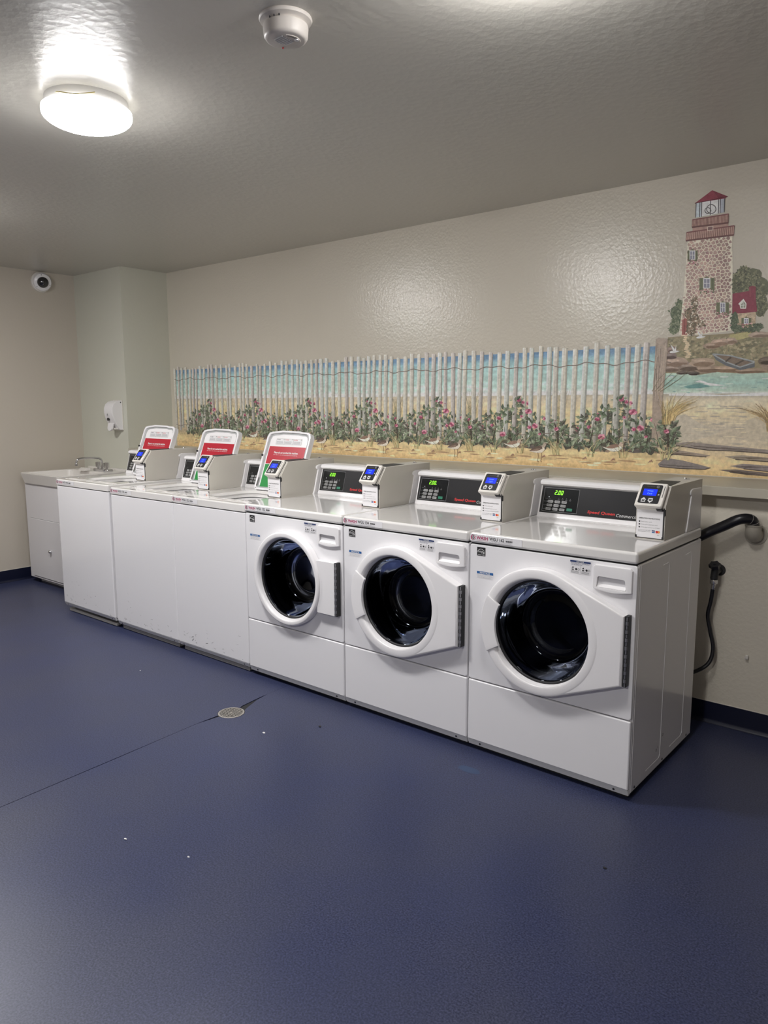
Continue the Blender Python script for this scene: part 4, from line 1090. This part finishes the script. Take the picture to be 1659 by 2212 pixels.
# pickets, each one its own shape
PICK = [-4.405, -4.356, -4.307, -4.254, -4.198, -4.156, -4.115, -4.065, -4.014, -3.959, -3.916, -3.858, -3.8, -3.734, -3.696, -3.632, -3.577, -3.541, -3.496, -3.443, -3.382, -3.347, -3.296, -3.236,
        -3.178, -3.112, -3.064, -3.008, -2.955, -2.913, -2.867, -2.813, -2.768, -2.723, -2.671, -2.613, -2.556, -2.492, -2.443, -2.381, -2.334, -2.293, -2.247, -2.195, -2.149, -2.105, -2.048, -1.992,
        -1.942, -1.886, -1.83, -1.776, -1.731, -1.691, -1.635, -1.586, -1.55, -1.492, -1.436, -1.377, -1.319, -1.267, -1.211, -1.16, -1.118, -1.061, -1.01, -0.972, -0.921, -0.861, -0.802, -0.743, -0.686, -0.632, -0.578, -0.528, -0.485]
rr = random.Random(77)
for x in PICK:
    p = Paint(); wd = rr.uniform(.025, .033); zt = 1.708 + rr.uniform(-.014, .014); zb = rr.uniform(1.19, 1.235); lean = rr.uniform(-.012, .008)
    base = rr.choice([(176, 171, 160), (168, 167, 158), (180, 175, 162), (166, 159, 153), (174, 176, 168)])
    lt = tuple(min(c + 16, 255) for c in base); dk = tuple(c - 34 for c in base)
    f = [0, .28, .72, 1.0]
    tp = [zt - rr.uniform(0, .006), zt, zt - rr.uniform(0, .004), zt - rr.uniform(.002, .009)]
    for k, c in enumerate((lt, base, dk)):
        a0, a1 = x - wd / 2 + wd * f[k], x - wd / 2 + wd * f[k + 1]
        cc = pc(c); cb = pc(tuple(q * .86 for q in c))
        p.poly([(a0 + lean, zb), (a1 + lean, zb), (a1, tp[k + 1]), (a0, tp[k])], cc, 6, grad=[cb, cb, cc, cc])
    for _ in range(2):
        q = x + rr.uniform(-.3, .3) * wd; z1 = rr.uniform(1.35, 1.66); p.quadstrip([(q, z1), (q + lean * .2, z1 - rr.uniform(.05, .14))], .0022, .001, pc(tuple(c - 46 for c in base)), 7)
    p.build('painted_picket')
# wire woven through the pickets
for zw, lay in ((1.612, 8), (1.245, 8)):
    p = Paint(); xs = np.arange(MXL, XPOST + .06, .018)
    p.quadstrip([(x, zw + .007 * math.sin(x * 22) + .004 * math.sin(x * 61)) for x in xs], .0042, .0042, pc((104, 92, 82)), lay); p.build('painted_wire')

# one rose bush per repeat, plus grasses and two birds
GREENS = [(58, 70, 52), (74, 88, 64), (92, 106, 80), (112, 124, 98), (84, 92, 74), (66, 64, 54)]
PINKS = [(158, 72, 98), (176, 92, 118), (140, 58, 84), (196, 128, 146)]
def rose(p, x, z, s, layer, rr):
    n = rr.randint(5, 8)
    for k in range(n):
        a = 2 * math.pi * k / n + rr.uniform(-.3, .3); r = s * rr.uniform(.55, .8)
        p.blob(x + r * math.cos(a), z + r * .8 * math.sin(a), s * .55, s * .36, pc(rr.choice(PINKS)), layer, 7, rr, .2)
    p.blob(x, z, s * .42, s * .3, pc((132, 50, 78)), layer + 1, 7, rr, .2)
def bush(x0, seed, last=False):
    rr = random.Random(5)                 # the print repeats, so every bush uses the same hand
    back = Paint(); front = Paint()
    mound = lambda t: 1.255 + .195 * math.exp(-((t + .01) / .10) ** 2) + .085 * math.exp(-((t - .20) / .10) ** 2) + .100 * math.exp(-((t + .18) / .085) ** 2)
    for k in range(70):
        t = rr.uniform(-.29, .27); z = rr.uniform(1.185, max(mound(t) - .055, 1.21)); back.blob(x0 + t, z, rr.uniform(.014, .030), rr.uniform(.012, .026), pc(rr.choice([(76, 74, 62), (88, 90, 74), (102, 100, 84), (66, 64, 56)])), 4, 9, rr, .3)
    for k in range(520):
        t = rr.uniform(-.29, .28); top = mound(t); z = rr.uniform(1.185, top); l = rr.uniform(.018, .038)
        tgt, lay = (back, 5) if rr.random() < .42 else (front, 9)
        if tgt is front and z > top - .015 and rr.random() < .5: tgt, lay = back, 5
        g = rr.choice(GREENS); tgt.leaf(x0 + t, z, l, l * rr.uniform(.22, .34), rr.uniform(0, 6.28), pc(g), pc(tuple(min(c + 22, 255) for c in g)), lay)
    for k in range(16):
        t = rr.uniform(-.27, .26); z0 = 1.2; front.quadstrip([(x0 + t, z0), (x0 + t * .96 + .006, z0 + .05), (x0 + t * .9, z0 + rr.uniform(.07, .12))], .003, .0015, pc((60, 50, 42)), 9)
    for tx, tz, s, fr in ((-.005, 1.432, .016, 0), (.028, 1.418, .010, 1), (.055, 1.412, .013, 0), (.062, 1.368, .019, 1), (-.115, 1.352, .014, 0), (-.125, 1.330, .012, 1), (.105, 1.290, .016, 1), (.070, 1.282, .011, 1), (-.098, 1.240, .017, 1), (.165, 1.33, .012, 0),
                          (.19, 1.30, .014, 0), (.235, 1.275, .012, 1), (-.20, 1.315, .012, 0), (-.235, 1.275, .013, 0), (.225, 1.32, .010, 0), (-.17, 1.29, .010, 1), (.02, 1.34, .009, 1), (.135, 1.245, .008, 1)):
        rose(front if fr else back, x0 + tx, tz, s, 11 if fr else 5, rr)
    if not last:
        for k in range(14):
            grass(back, x0 + rr.choice((.22, .25, -.26)) + rr.uniform(-.03, .03), 1.21, 2, .30, .18, [(128, 122, 92), (104, 104, 78), (150, 138, 104)], 3, rr)
    for gx, gn in ((.235, 12), (.02, 6), (-.16, 6)):
        grass(front, x0 + gx, 1.135, gn, .13, .9, [(168, 160, 112), (146, 140, 98), (120, 116, 80), (186, 176, 128)], 12, rr)
    for k in range(3):
        q = x0 + (-.045, .15, -.20)[k]; [front.leaf(q + .006 * j, 1.118 + .004 * (j % 2), .014, .0018, .5 + .35 * j, pc((120, 82, 78)), pc((134, 92, 86)), 12) for j in range(5)]
    # dark ground under the bush, with sticks and shells
    for k in range(18): back.blob(x0 + rr.uniform(-.28, .27), rr.uniform(1.165, 1.20), rr.uniform(.02, .05), rr.uniform(.005, .010), pc(rr.choice([(96, 82, 68), (118, 98, 78), (84, 76, 72), (132, 112, 92)])), 2, 10, rr, .3)
    for k in range(16): back.blob(x0 + rr.uniform(-.28, .27), rr.uniform(1.075, 1.16), rr.uniform(.015, .05), rr.uniform(.003, .006), pc(rr.choice([(160, 124, 80), (206, 178, 130), (150, 118, 84), (214, 190, 148)])), 2, 10, rr, .3)
    back.build('painted_bush_behind'); front.build('painted_rose_bush')
def bird_standing(x, z, k=1.0):
    p = Paint(); B = lambda pts, c, l: p.poly([(x + a * k, z + b * k) for a, b in pts], pc(c), l)
    B([(-.058, -.008), (-.040, .008), (-.010, .022), (.018, .026), (.032, .020), (.034, .004), (.018, -.012), (-.012, -.016), (-.035, -.012)], (186, 176, 160), 13)
    B([(-.062, -.006), (-.040, .010), (-.008, .024), (.016, .024), (.020, .010), (.000, .000), (-.030, -.006)], (92, 74, 64), 14)
    B([(-.050, -.004), (-.020, .008), (.010, .012), (-.010, -.004)], (118, 96, 82), 15)
    B([(.014, .020), (.026, .040), (.036, .046), (.044, .040), (.042, .030), (.032, .014)], (150, 136, 120), 14)
    B([(.043, .041), (.043, .034), (.064, .024)], (58, 48, 44), 14); p.blob(x + .037 * k, z + .040 * k, .0024, .0024, pc((24, 20, 20)), 16, 8)
    for a in (-.008, .012): p.quadstrip([(x + a * k, z - .012 * k), (x + (a + .004) * k, z - .036 * k), (x + (a - .002) * k, z - .060 * k), (x + (a + .008) * k, z - .063 * k)], .0028, .002, pc((104, 70, 52)), 13)
    p.build('painted_bird')
def bird_sitting(x, z, k=1.0):
    p = Paint(); B = lambda pts, c, l: p.poly([(x + a * k, z + b * k) for a, b in pts], pc(c), l)
    B([(-.066, .010), (-.040, .004), (-.015, .016), (.018, .022), (.040, .018), (.044, .004), (.024, -.012), (-.010, -.014), (-.036, -.004)], (196, 186, 172), 13)
    B([(-.068, .012), (-.038, .008), (-.010, .022), (.020, .026), (.030, .012), (-.004, .002), (-.030, .002)], (126, 98, 82), 14)
    B([(.024, .018), (.032, .034), (.044, .036), (.052, .028), (.046, .010)], (170, 148, 130), 14); B([(.051, .030), (.051, .025), (.066, .022)], (70, 56, 50), 14)
    p.blob(x + .044 * k, z + .029 * k, .0022, .0022, pc((30, 24, 22)), 16, 8)
    p.build('painted_bird')
XB = [-1.1916 - PER * k for k in range(6)] + [-.602]
for i, xb in enumerate(XB):
    bush(xb, i, last=(i == 6))
    if i < 6:
        bird_standing(xb + .135, 1.157)
    bird_sitting(xb - .030, 1.180)

# the end post of the fence, with its own grass
K = lambda px, py: mp(1320 + px / 3.351, 380 + py / 3.351)
Lh = lambda px, py: mp(1400 + px / 6.143, 400 + py / 6.143)
p = Paint()
post = [(325, 1180), (350, 1172), (412, 1178), (404, 1330), (392, 1460), (375, 1600), (366, 1800), (362, 1965), (292, 1965), (300, 1700), (306, 1500), (318, 1340)]
p.poly([K(*q) for q in post], pc((142, 126, 112)), 9)
rr = random.Random(8)
for k in range(26):
    a = rr.uniform(328, 400); z0 = rr.uniform(1190, 1500); l = rr.uniform(60, 240); f = (z0 - 1180) / 800
    p.quadstrip([K(a - f * 30, z0), K(a - f * 30 - l * .05, z0 + l)], .003, .0012, pc(rr.choice([(112, 98, 88), (168, 152, 136), (98, 86, 78), (156, 140, 126)])), 10)
p.build('painted_post')
p = Paint(); rr = random.Random(12)
x, z = K(400, 1800)
grass(p, x, z, 34, .17, .75, [(178, 152, 96), (150, 126, 78), (122, 104, 66), (196, 172, 116)], 12, rr, -.25)
grass(p, x + .02, z + .02, 30, .10, 1.1, [(168, 142, 88), (140, 116, 72), (186, 160, 104)], 12, rr, .1)
for k in range(4):
    a, b = K(300 + 20 * k, 1560); p.quadstrip([(a, b), (a + .03 + .02 * k, b + .06), (a + .07 + .02 * k, b + .10)], .003, .001, pc((104, 96, 70)), 12)
p.build('painted_grass')
p = Paint(); x, z = K(1130, 1850)
grass(p, x + .02, z, 40, .15, .2, [(168, 142, 92), (140, 112, 72), (118, 98, 66)], 12, rr, -1.0)
p.build('painted_grass')

# dunes, wave and boardwalk planks at the right
p = Paint(); rr = random.Random(31)
p.poly([K(*q) for q in [(430, 1740), (540, 1725), (640, 1790), (740, 1830), (800, 1850), (700, 1890), (520, 1930), (420, 1950), (400, 1840)]], pc((164, 154, 136)), 2)
p.poly([K(*q) for q in [(900, 1840), (980, 1770), (1060, 1740), (1300, 1700), (1300, 1960), (1000, 1900)]], pc((166, 154, 132)), 2)
for k in range(60):
    a = rr.uniform(560, 1000); b = rr.uniform(1640, 1960); p.blob(*K(a, b), rr.uniform(.012, .04), rr.uniform(.0015, .003), pc(rr.choice([(160, 148, 128), (188, 174, 144), (152, 142, 126)])), 3, 8, rr, .3)
p.build('painted_dunes')
p = Paint()
p.poly([K(*q) for q in [(606, 1492), (640, 1478), (668, 1484), (700, 1497), (760, 1506), (828, 1516), (770, 1520), (716, 1518), (690, 1508), (652, 1496)]], pc((200, 208, 198)), 4)
rw = random.Random(3)
for k in range(34): p.blob(*K(rw.uniform(420, 1300), rw.uniform(1440, 1575)), rw.uniform(.008, .03), rw.uniform(.001, .0025), pc(rw.choice([(120, 158, 150), (168, 188, 174), (108, 146, 142), (182, 196, 182)])), 3, 8, rw, .3)
p.poly([K(*q) for q in [(420, 1580), (600, 1572), (800, 1586), (1000, 1574), (1136, 1566), (1400, 1570), (1400, 1588), (1000, 1592), (700, 1594), (420, 1590)]], pc((210, 206, 188)), 4)
p.poly([K(*q) for q in [(520, 1526), (600, 1508), (640, 1502), (690, 1514), (720, 1524), (640, 1536), (560, 1538)]], pc((88, 132, 128)), 4)
p.build('painted_wave')
PLK = [[(465, 1938), (560, 1925), (800, 1950), (1136, 1982), (1400, 2000), (1400, 2030), (1136, 2008), (860, 1990), (700, 1985), (470, 1952)],
       [(400, 2000), (480, 1984), (640, 2010), (720, 2024), (690, 2034), (520, 2020), (410, 2012)],
       [(340, 2085), (395, 2040), (520, 2060), (660, 2095), (720, 2112), (680, 2124), (500, 2118), (350, 2104)],
       [(820, 2030), (960, 2022), (1136, 2040), (1400, 2050), (1400, 2080), (1136, 2068), (900, 2052)],
       [(860, 2100), (960, 2084), (1136, 2098), (1400, 2105), (1400, 2150), (1136, 2140), (960, 2120)],
       [(780, 2128), (900, 2124), (1136, 2150), (1136, 2172), (980, 2160), (860, 2144)]]
for i, q in enumerate(PLK):
    p = Paint(); c = [(122, 112, 106), (130, 116, 104), (112, 104, 102), (132, 120, 106), (116, 106, 104), (96, 84, 78)][i]
    pts = [K(*a) for a in q]; pts = [(x, max(z, MZ0 + .002)) for x, z in pts]
    p.poly(pts, pc(c), 4)
    xs = [a[0] for a in pts]; zs = [a[1] for a in pts]; rr = random.Random(i)
    n = len(pts) // 2
    for k in range(7):
        t = rr.uniform(.15, .85); a = Vector(pts[0]).lerp(Vector(pts[-1]), t); b = Vector(pts[n - 1]).lerp(Vector(pts[n]), t)
        s0 = rr.uniform(0, .5); e = a.lerp(b, s0 + .35); st = a.lerp(b, s0)
        if e.x > MXR: continue
        p.quadstrip([tuple(st), tuple(e)], .0028, .001, pc(tuple(v - 30 for v in c)), 5)
    lo = [pts[-1 - k] for k in range(len(pts) // 2)]
    p.quadstrip(lo, .004, .004, pc((70, 60, 54)), 5)
    p.build('painted_plank')

# the island
rr = random.Random(41)
p = Paint()
p.poly([K(*q) for q in [(412, 1168), (520, 1160), (700, 1152), (860, 1140), (990, 1122), (1136, 1130), (1420, 1150), (1420, 1420), (1136, 1425), (900, 1428), (760, 1420), (640, 1440), (560, 1432), (470, 1426), (398, 1428), (404, 1300)]], pc((124, 112, 84)), 1)
for k in range(520):
    a = rr.uniform(420, 1300); b = rr.uniform(1170, 1330); p.blob(*K(a, b), rr.uniform(.004, .013), rr.uniform(.003, .009), pc(rr.choice([(110, 106, 80), (124, 116, 86), (146, 136, 104), (98, 94, 72), (132, 120, 92)])), 2, 9, rr, .35)
p.poly([K(*q) for q in [(860, 1150), (1000, 1128), (1040, 1150), (960, 1180), (850, 1200)]], pc((150, 142, 92)), 3)
for k in range(11):   # stone path down from the door
    t = k / 10; p.blob(*K(540 - 8 * math.sin(k * 1.3) + 20 * t, 1170 + 140 * t), .010 + .004 * t, .005, pc((184, 164, 132)), 3, 9, rr, .25)
p.build('painted_island')
p = Paint()
for (a, b, rx, rz, c) in ((440, 1260, 40, 30, (128, 108, 100)), (430, 1305, 50, 26, (112, 96, 92)), (470, 1350, 90, 40, (150, 128, 112)), (440, 1395, 70, 28, (132, 114, 102)), (560, 1385, 80, 34, (120, 104, 92)), (660, 1350, 90, 36, (150, 128, 108)), (700, 1400, 110, 26, (138, 116, 98)),
                         (840, 1400, 120, 24, (146, 122, 100)), (1000, 1412, 120, 18, (136, 114, 94)), (790, 1205, 60, 28, (158, 134, 116)), (870, 1195, 40, 26, (150, 128, 112)), (730, 1230, 60, 22, (140, 118, 100)), (1080, 1150, 70, 22, (146, 126, 110)), (1130, 1340, 60, 30, (92, 78, 66)), (600, 1430, 40, 14, (80, 70, 64)), (520, 1425, 50, 14, (92, 80, 72)), (1250, 1380, 140, 40, (128, 108, 92))):
    cx, cz = K(a, b); sx = rx / 3.351 / 455; sz = rz / 3.351 / 455
    p.blob(cx, cz, sx, sz, pc(c), 4, 13, rr, .16); p.blob(cx + sx * .12, cz - sz * .4, sx * .8, sz * .45, pc(tuple(v - 34 for v in c)), 5, 11, rr, .2); p.blob(cx - sx * .2, cz + sz * .35, sx * .5, sz * .22, pc(tuple(v + 18 for v in c)), 5, 9, rr, .2)
p.build('painted_boulders')
p = Paint()
p.poly([K(*q) for q in [(735, 1290), (760, 1284), (860, 1300), (1040, 1345), (1040, 1384), (935, 1406), (830, 1372), (760, 1332)]], pc((84, 88, 92)), 6)
p.poly([K(*q) for q in [(755, 1294), (860, 1306), (1020, 1350), (935, 1380), (840, 1350), (772, 1318)]], pc((108, 92, 78)), 7)
for q in ([(735, 1290), (860, 1300), (1040, 1345)], [(735, 1290), (830, 1345), (935, 1384), (1040, 1350)]): p.quadstrip([K(*a) for a in q], .006, .006, pc((128, 132, 134)), 8)
p.quadstrip([K(870, 1312), K(830, 1345)], .008, .008, pc((74, 64, 56)), 8); p.quadstrip([K(960, 1335), K(900, 1366)], .008, .008, pc((74, 64, 56)), 8)
p.build('painted_boat')
# trees and ivy behind the tower
def foliage(name, blobs, cols, layer, n, seed):
    p = Paint(); rr = random.Random(seed)
    for cx, cz, rx, rz in blobs: p.blob(*Lh(cx, cz), rx / 6.143 / 460, rz / 6.143 / 460, pc(cols[0]), layer, 16, rr, .1)
    for k in range(n):
        cx, cz, rx, rz = rr.choice(blobs); a = rr.uniform(0, 6.28); q = math.sqrt(rr.random())
        x, z = Lh(cx + rx * q * math.cos(a), cz + rz * q * math.sin(a)); c = rr.choice(cols); s = rr.uniform(.006, .014)
        p.leaf(x, z, s, s * .4, rr.uniform(0, 6.28), pc(c), pc(tuple(v + 12 for v in c)), layer + 1)
    p.build(name)
foliage('painted_tree', [(1270, 1180, 90, 90), (1380, 1230, 110, 120), (1200, 1300, 110, 150), (1480, 1380, 110, 150), (1350, 1420, 160, 160), (1500, 1600, 80, 130), (1250, 1450, 120, 140)], [(84, 86, 62), (70, 72, 52), (100, 100, 72), (112, 110, 80), (60, 62, 46)], 1, 640, 51)
foliage('painted_shrub', [(420, 1600, 60, 80), (370, 1690, 80, 90), (380, 1830, 70, 120), (340, 1900, 60, 70)], [(72, 84, 58), (58, 70, 50), (92, 102, 74), (104, 110, 84)], 1, 260, 52)

def line(p, a, b, w_, c, l): p.quadstrip([Lh(*a), Lh(*b)], w_, w_, pc(c), l)
# tower
p = Paint()
tower = [(525, 735), (820, 700), (1118, 655), (1124, 1100), (1116, 1500), (1104, 1930), (900, 1960), (640, 1985), (410, 1985), (440, 1730), (472, 1420), (500, 1080)]
p.poly([Lh(*q) for q in tower], pc((204, 178, 160)), 3)
def inside(x, y):
    c = False; n = len(tower)
    for i in range(n):
        (x1, y1), (x2, y2) = tower[i], tower[i - 1]
        if (y1 > y) != (y2 > y) and x < (x2 - x1) * (y - y1) / (y2 - y1) + x1: c = not c
    return c
rr = random.Random(61); sz = 54; row = 0; y = 690
seeds = []
while y < 2010:
    xx = 380 + (row % 2) * sz * .5
    while xx < 1160:
        seeds.append((xx + rr.uniform(-17, 17), y + rr.uniform(-14, 14) + (760 - xx) * .10)); xx += sz
    y += sz * .80; row += 1
def clip(poly, mx, my, nx, ny):
    out = []
    for i in range(len(poly)):
        a_, b_ = poly[i - 1], poly[i]
        da = (a_[0] - mx) * nx + (a_[1] - my) * ny; db = (b_[0] - mx) * nx + (b_[1] - my) * ny
        if (da <= 0) != (db <= 0):
            t = da / (da - db); out.append((a_[0] + (b_[0] - a_[0]) * t, a_[1] + (b_[1] - a_[1]) * t))
        if db <= 0: out.append(b_)
    return out
for cx, cy in seeds:
    poly = [(cx - 70, cy - 70), (cx + 70, cy - 70), (cx + 70, cy + 70), (cx - 70, cy + 70)]
    for qx, qy in seeds:
        d2 = (qx - cx) ** 2 + (qy - cy) ** 2
        if 0 < d2 < 130 ** 2 and poly:
            d = math.sqrt(d2); nx, ny = (qx - cx) / d, (qy - cy) / d
            poly = clip(poly, (cx + qx) / 2 - nx * 4.2, (cy + qy) / 2 - ny * 4.2, nx, ny)
    if len(poly) < 3: continue
    poly = [(cx + (x - cx) * .97, cy + (y_ - cy) * .97) for x, y_ in poly]
    if not all(inside(x, y_) for x, y_ in poly):
        for k in range(6):
            poly = [(cx + (x - cx) * .86, cy + (y_ - cy) * .86) for x, y_ in poly]
            if all(inside(x, y_) for x, y_ in poly): break
        else: continue
    sh = 1.0 - .14 * max(0, (cx - 850) / 270)
    c = rr.choice([(156, 124, 115), (147, 116, 107), (162, 130, 120), (168, 138, 124), (152, 126, 114), (142, 108, 102)])
    p.poly([Lh(*q) for q in poly], pc(tuple(v * sh for v in c)), 4)
p.build('painted_lighthouse')
# lantern room, roof, galleries
p = Paint()
p.poly([Lh(*q) for q in [(640, 236), (1018, 172), (1012, 362), (632, 432)]], pc((186, 192, 192)), 4)
p.poly([Lh(*q) for q in [(640, 240), (712, 228), (706, 420), (632, 432)]], pc((168, 178, 184)), 5); p.poly([Lh(*q) for q in [(960, 182), (1018, 172), (1012, 362), (955, 372)]], pc((140, 146, 156)), 5)
for a, b in (((640, 236), (632, 432)), ((714, 226), (708, 420)), ((832, 205), (826, 398)), ((962, 182), (956, 374)), ((1018, 172), (1012, 362)), ((940, 186), (934, 376)), ((690, 230), (684, 424))): line(p, a, b, .0034, (56, 54, 58), 6)
for cx, cy, r in ((840, 318, 62), (795, 338, 40)):
    p.quadstrip([Lh(cx + r * math.cos(2 * math.pi * k / 18), cy + r * .95 * math.sin(2 * math.pi * k / 18)) for k in range(19)], .0035, .0035, pc((78, 74, 74)), 6)
p.poly([Lh(*q) for q in [(853, 68), (1062, 152), (1020, 178), (830, 208), (622, 242)]], pc((126, 48, 62)), 7)
p.poly([Lh(*q) for q in [(853, 68), (1062, 152), (940, 178)]], pc((108, 38, 52)), 8); line(p, (622, 242), (1062, 154), .003, (80, 30, 40), 8)
p.build('painted_lantern_room')
for top, bot, cs in ((((590, 462), (1070, 384)), ((584, 560), (1066, 500)), (142, 96, 88)), (((512, 630), (1146, 540)), ((504, 738), (1138, 662)), (136, 92, 86))):
    p = Paint()
    p.poly([Lh(*top[0]), Lh(*top[1]), Lh(*bot[1]), Lh(*bot[0])], pc((160, 126, 112)), 6)
    n = 26
    for k in range(n + 1):
        t = k / n; a = (top[0][0] + (top[1][0] - top[0][0]) * t, top[0][1] + (top[1][1] - top[0][1]) * t); b = (bot[0][0] + (bot[1][0] - bot[0][0]) * t, bot[0][1] + (bot[1][1] - bot[0][1]) * t)
        line(p, a, b, .0026, (100, 62, 60), 7)
    line(p, top[0], top[1], .0055, (112, 66, 66), 8); line(p, bot[0], bot[1], .0075, (96, 60, 58), 8)
    p.build('painted_gallery')
p = Paint(); p.poly([Lh(*q) for q in [(592, 560), (1066, 500), (1066, 556), (592, 622)]], pc((152, 118, 106)), 5)
p.poly([Lh(*q) for q in [(786, 552), (868, 540), (868, 600), (786, 610)]], pc((178, 160, 148)), 9); p.poly([Lh(*q) for q in [(796, 560), (858, 550), (858, 592), (796, 600)]], pc((110, 80, 78)), 10)
p.build('painted_watch_room')
def lwin(x0, x1, y0, y1, sl, sr, ybox):
    p = Paint()
    for a, b in (sl, sr): p.poly([Lh(a, y0 - 4), Lh(b, y0 - 6), Lh(b, y1 + 24), Lh(a, y1 + 28)], pc((92, 96, 68)), 6); line(p, ((a + b) / 2, y0 + 2), ((a + b) / 2, y1 + 20), .002, (74, 78, 56), 7)
    p.poly([Lh(x0, y0), Lh((x0 + x1) / 2, y0 - 30), Lh(x1, y0)], pc((96, 98, 72)), 6)
    p.poly([Lh(x0 - 4, y0 - 3), Lh(x1 + 4, y0 - 5), Lh(x1 + 4, y1 + 4), Lh(x0 - 4, y1 + 6)], pc((208, 204, 200)), 7)
    mx, my = (x0 + x1) / 2, (y0 + y1) / 2
    for a, b in ((x0 + 6, mx - 4), (mx + 4, x1 - 6)):
        for c, d in ((y0 + 8, my - 4), (my + 4, y1 - 4)): p.poly([Lh(a, c), Lh(b, c), Lh(b, d), Lh(a, d)], pc((112, 112, 128)), 8)
    rr = random.Random(int(x0))
    for k in range(30):
        q = Lh(rr.uniform(sl[0], sr[1]), rr.uniform(y1 + 2, ybox)); s = rr.uniform(.004, .009); c = rr.choice([(84, 88, 60), (104, 106, 76), (150, 84, 96), (186, 140, 146), (70, 72, 52)])
        p.leaf(*q, s, s * .45, rr.uniform(0, 6.28), pc(c), pc(c), 9)
    p.build('painted_window')
lwin(556, 624, 872, 986, (524, 552), (628, 660), 1050)
lwin(738, 824, 1238, 1366, (682, 734), (828, 884), 1430)
lwin(960, 1024, 1562, 1690, (906, 956), (1028, 1076), 1745)
p = Paint(); p.poly([Lh(*q) for q in [(456, 1790), (490, 1765), (524, 1775), (520, 1990), (450, 1990)]], pc((140, 74, 68)), 7); line(p, (488, 1780), (486, 1985), .003, (106, 52, 50), 8); line(p, (440, 1996), (528, 1994), .006, (186, 166, 140), 8)
p.build('painted_door')
foliage('painted_climber', [(620, 1560, 40, 90), (560, 1700, 80, 70), (600, 1800, 90, 90), (570, 1920, 60, 70), (700, 1840, 50, 40)], [(110, 90, 70), (84, 78, 56), (128, 108, 86), (72, 66, 50), (178, 166, 150)], 8, 300, 53)
# keeper's cottage
p = Paint()
p.poly([Lh(*q) for q in [(1190, 1700), (1432, 1685), (1420, 1900), (1300, 1925), (1190, 1935)]], pc((166, 146, 118)), 4)
for k in range(46):
    p.blob(*Lh(rr.uniform(1200, 1415), rr.uniform(1715, 1905)), .006, .0045, pc(rr.choice([(150, 128, 104), (140, 120, 96), (178, 160, 132)])), 5, 7, rr, .25)
p.poly([Lh(*q) for q in [(1122, 1440), (1300, 1412), (1420, 1392), (1448, 1678), (1290, 1696), (1118, 1706)]], pc((122, 44, 60)), 6)
p.poly([Lh(*q) for q in [(1338, 1352), (1380, 1336), (1432, 1346), (1430, 1490), (1346, 1490)]], pc((118, 46, 58)), 5); line(p, (1352, 1360), (1356, 1480), .003, (144, 70, 78), 6)
p.poly([Lh(*q) for q in [(1196, 1578), (1268, 1508), (1308, 1572), (1302, 1640), (1226, 1640), (1216, 1590)]], pc((198, 190, 176)), 8); p.poly([Lh(*q) for q in [(1232, 1590), (1270, 1540), (1296, 1580), (1292, 1626), (1236, 1628)]], pc((120, 122, 104)), 9)
line(p, (1264, 1546), (1264, 1626), .002, (206, 200, 188), 10); line(p, (1234, 1596), (1294, 1590), .002, (206, 200, 188), 10)
p.build('painted_cottage')
lwin(1276, 1332, 1768, 1838, (1240, 1272), (1336, 1370), 1890)
foliage('painted_ivy', [(1150, 1800, 40, 110), (1180, 1900, 70, 40), (1330, 1915, 120, 22), (1460, 1880, 50, 40)], [(66, 78, 58), (54, 66, 48), (84, 92, 70)], 7, 220, 54)
for cx, cy, s in ((690, 1990, 1.0), (340, 2180, 1.1)):
    p = Paint(); G = lambda pts, c, l: p.poly([Lh(cx + a * s, cy + b * s) for a, b in pts], pc(c), l)
    G([(-50, 30), (-20, 16), (40, 14), (78, 20), (40, 34), (-10, 46), (-40, 44)], (206, 202, 196), 9); G([(-6, 18), (-36, -60), (-10, -34), (10, -10), (20, 16)], (196, 194, 190), 10); G([(10, 16), (22, -10), (34, -66), (30, -8), (30, 18)], (214, 210, 204), 10)
    p.build('painted_gull')
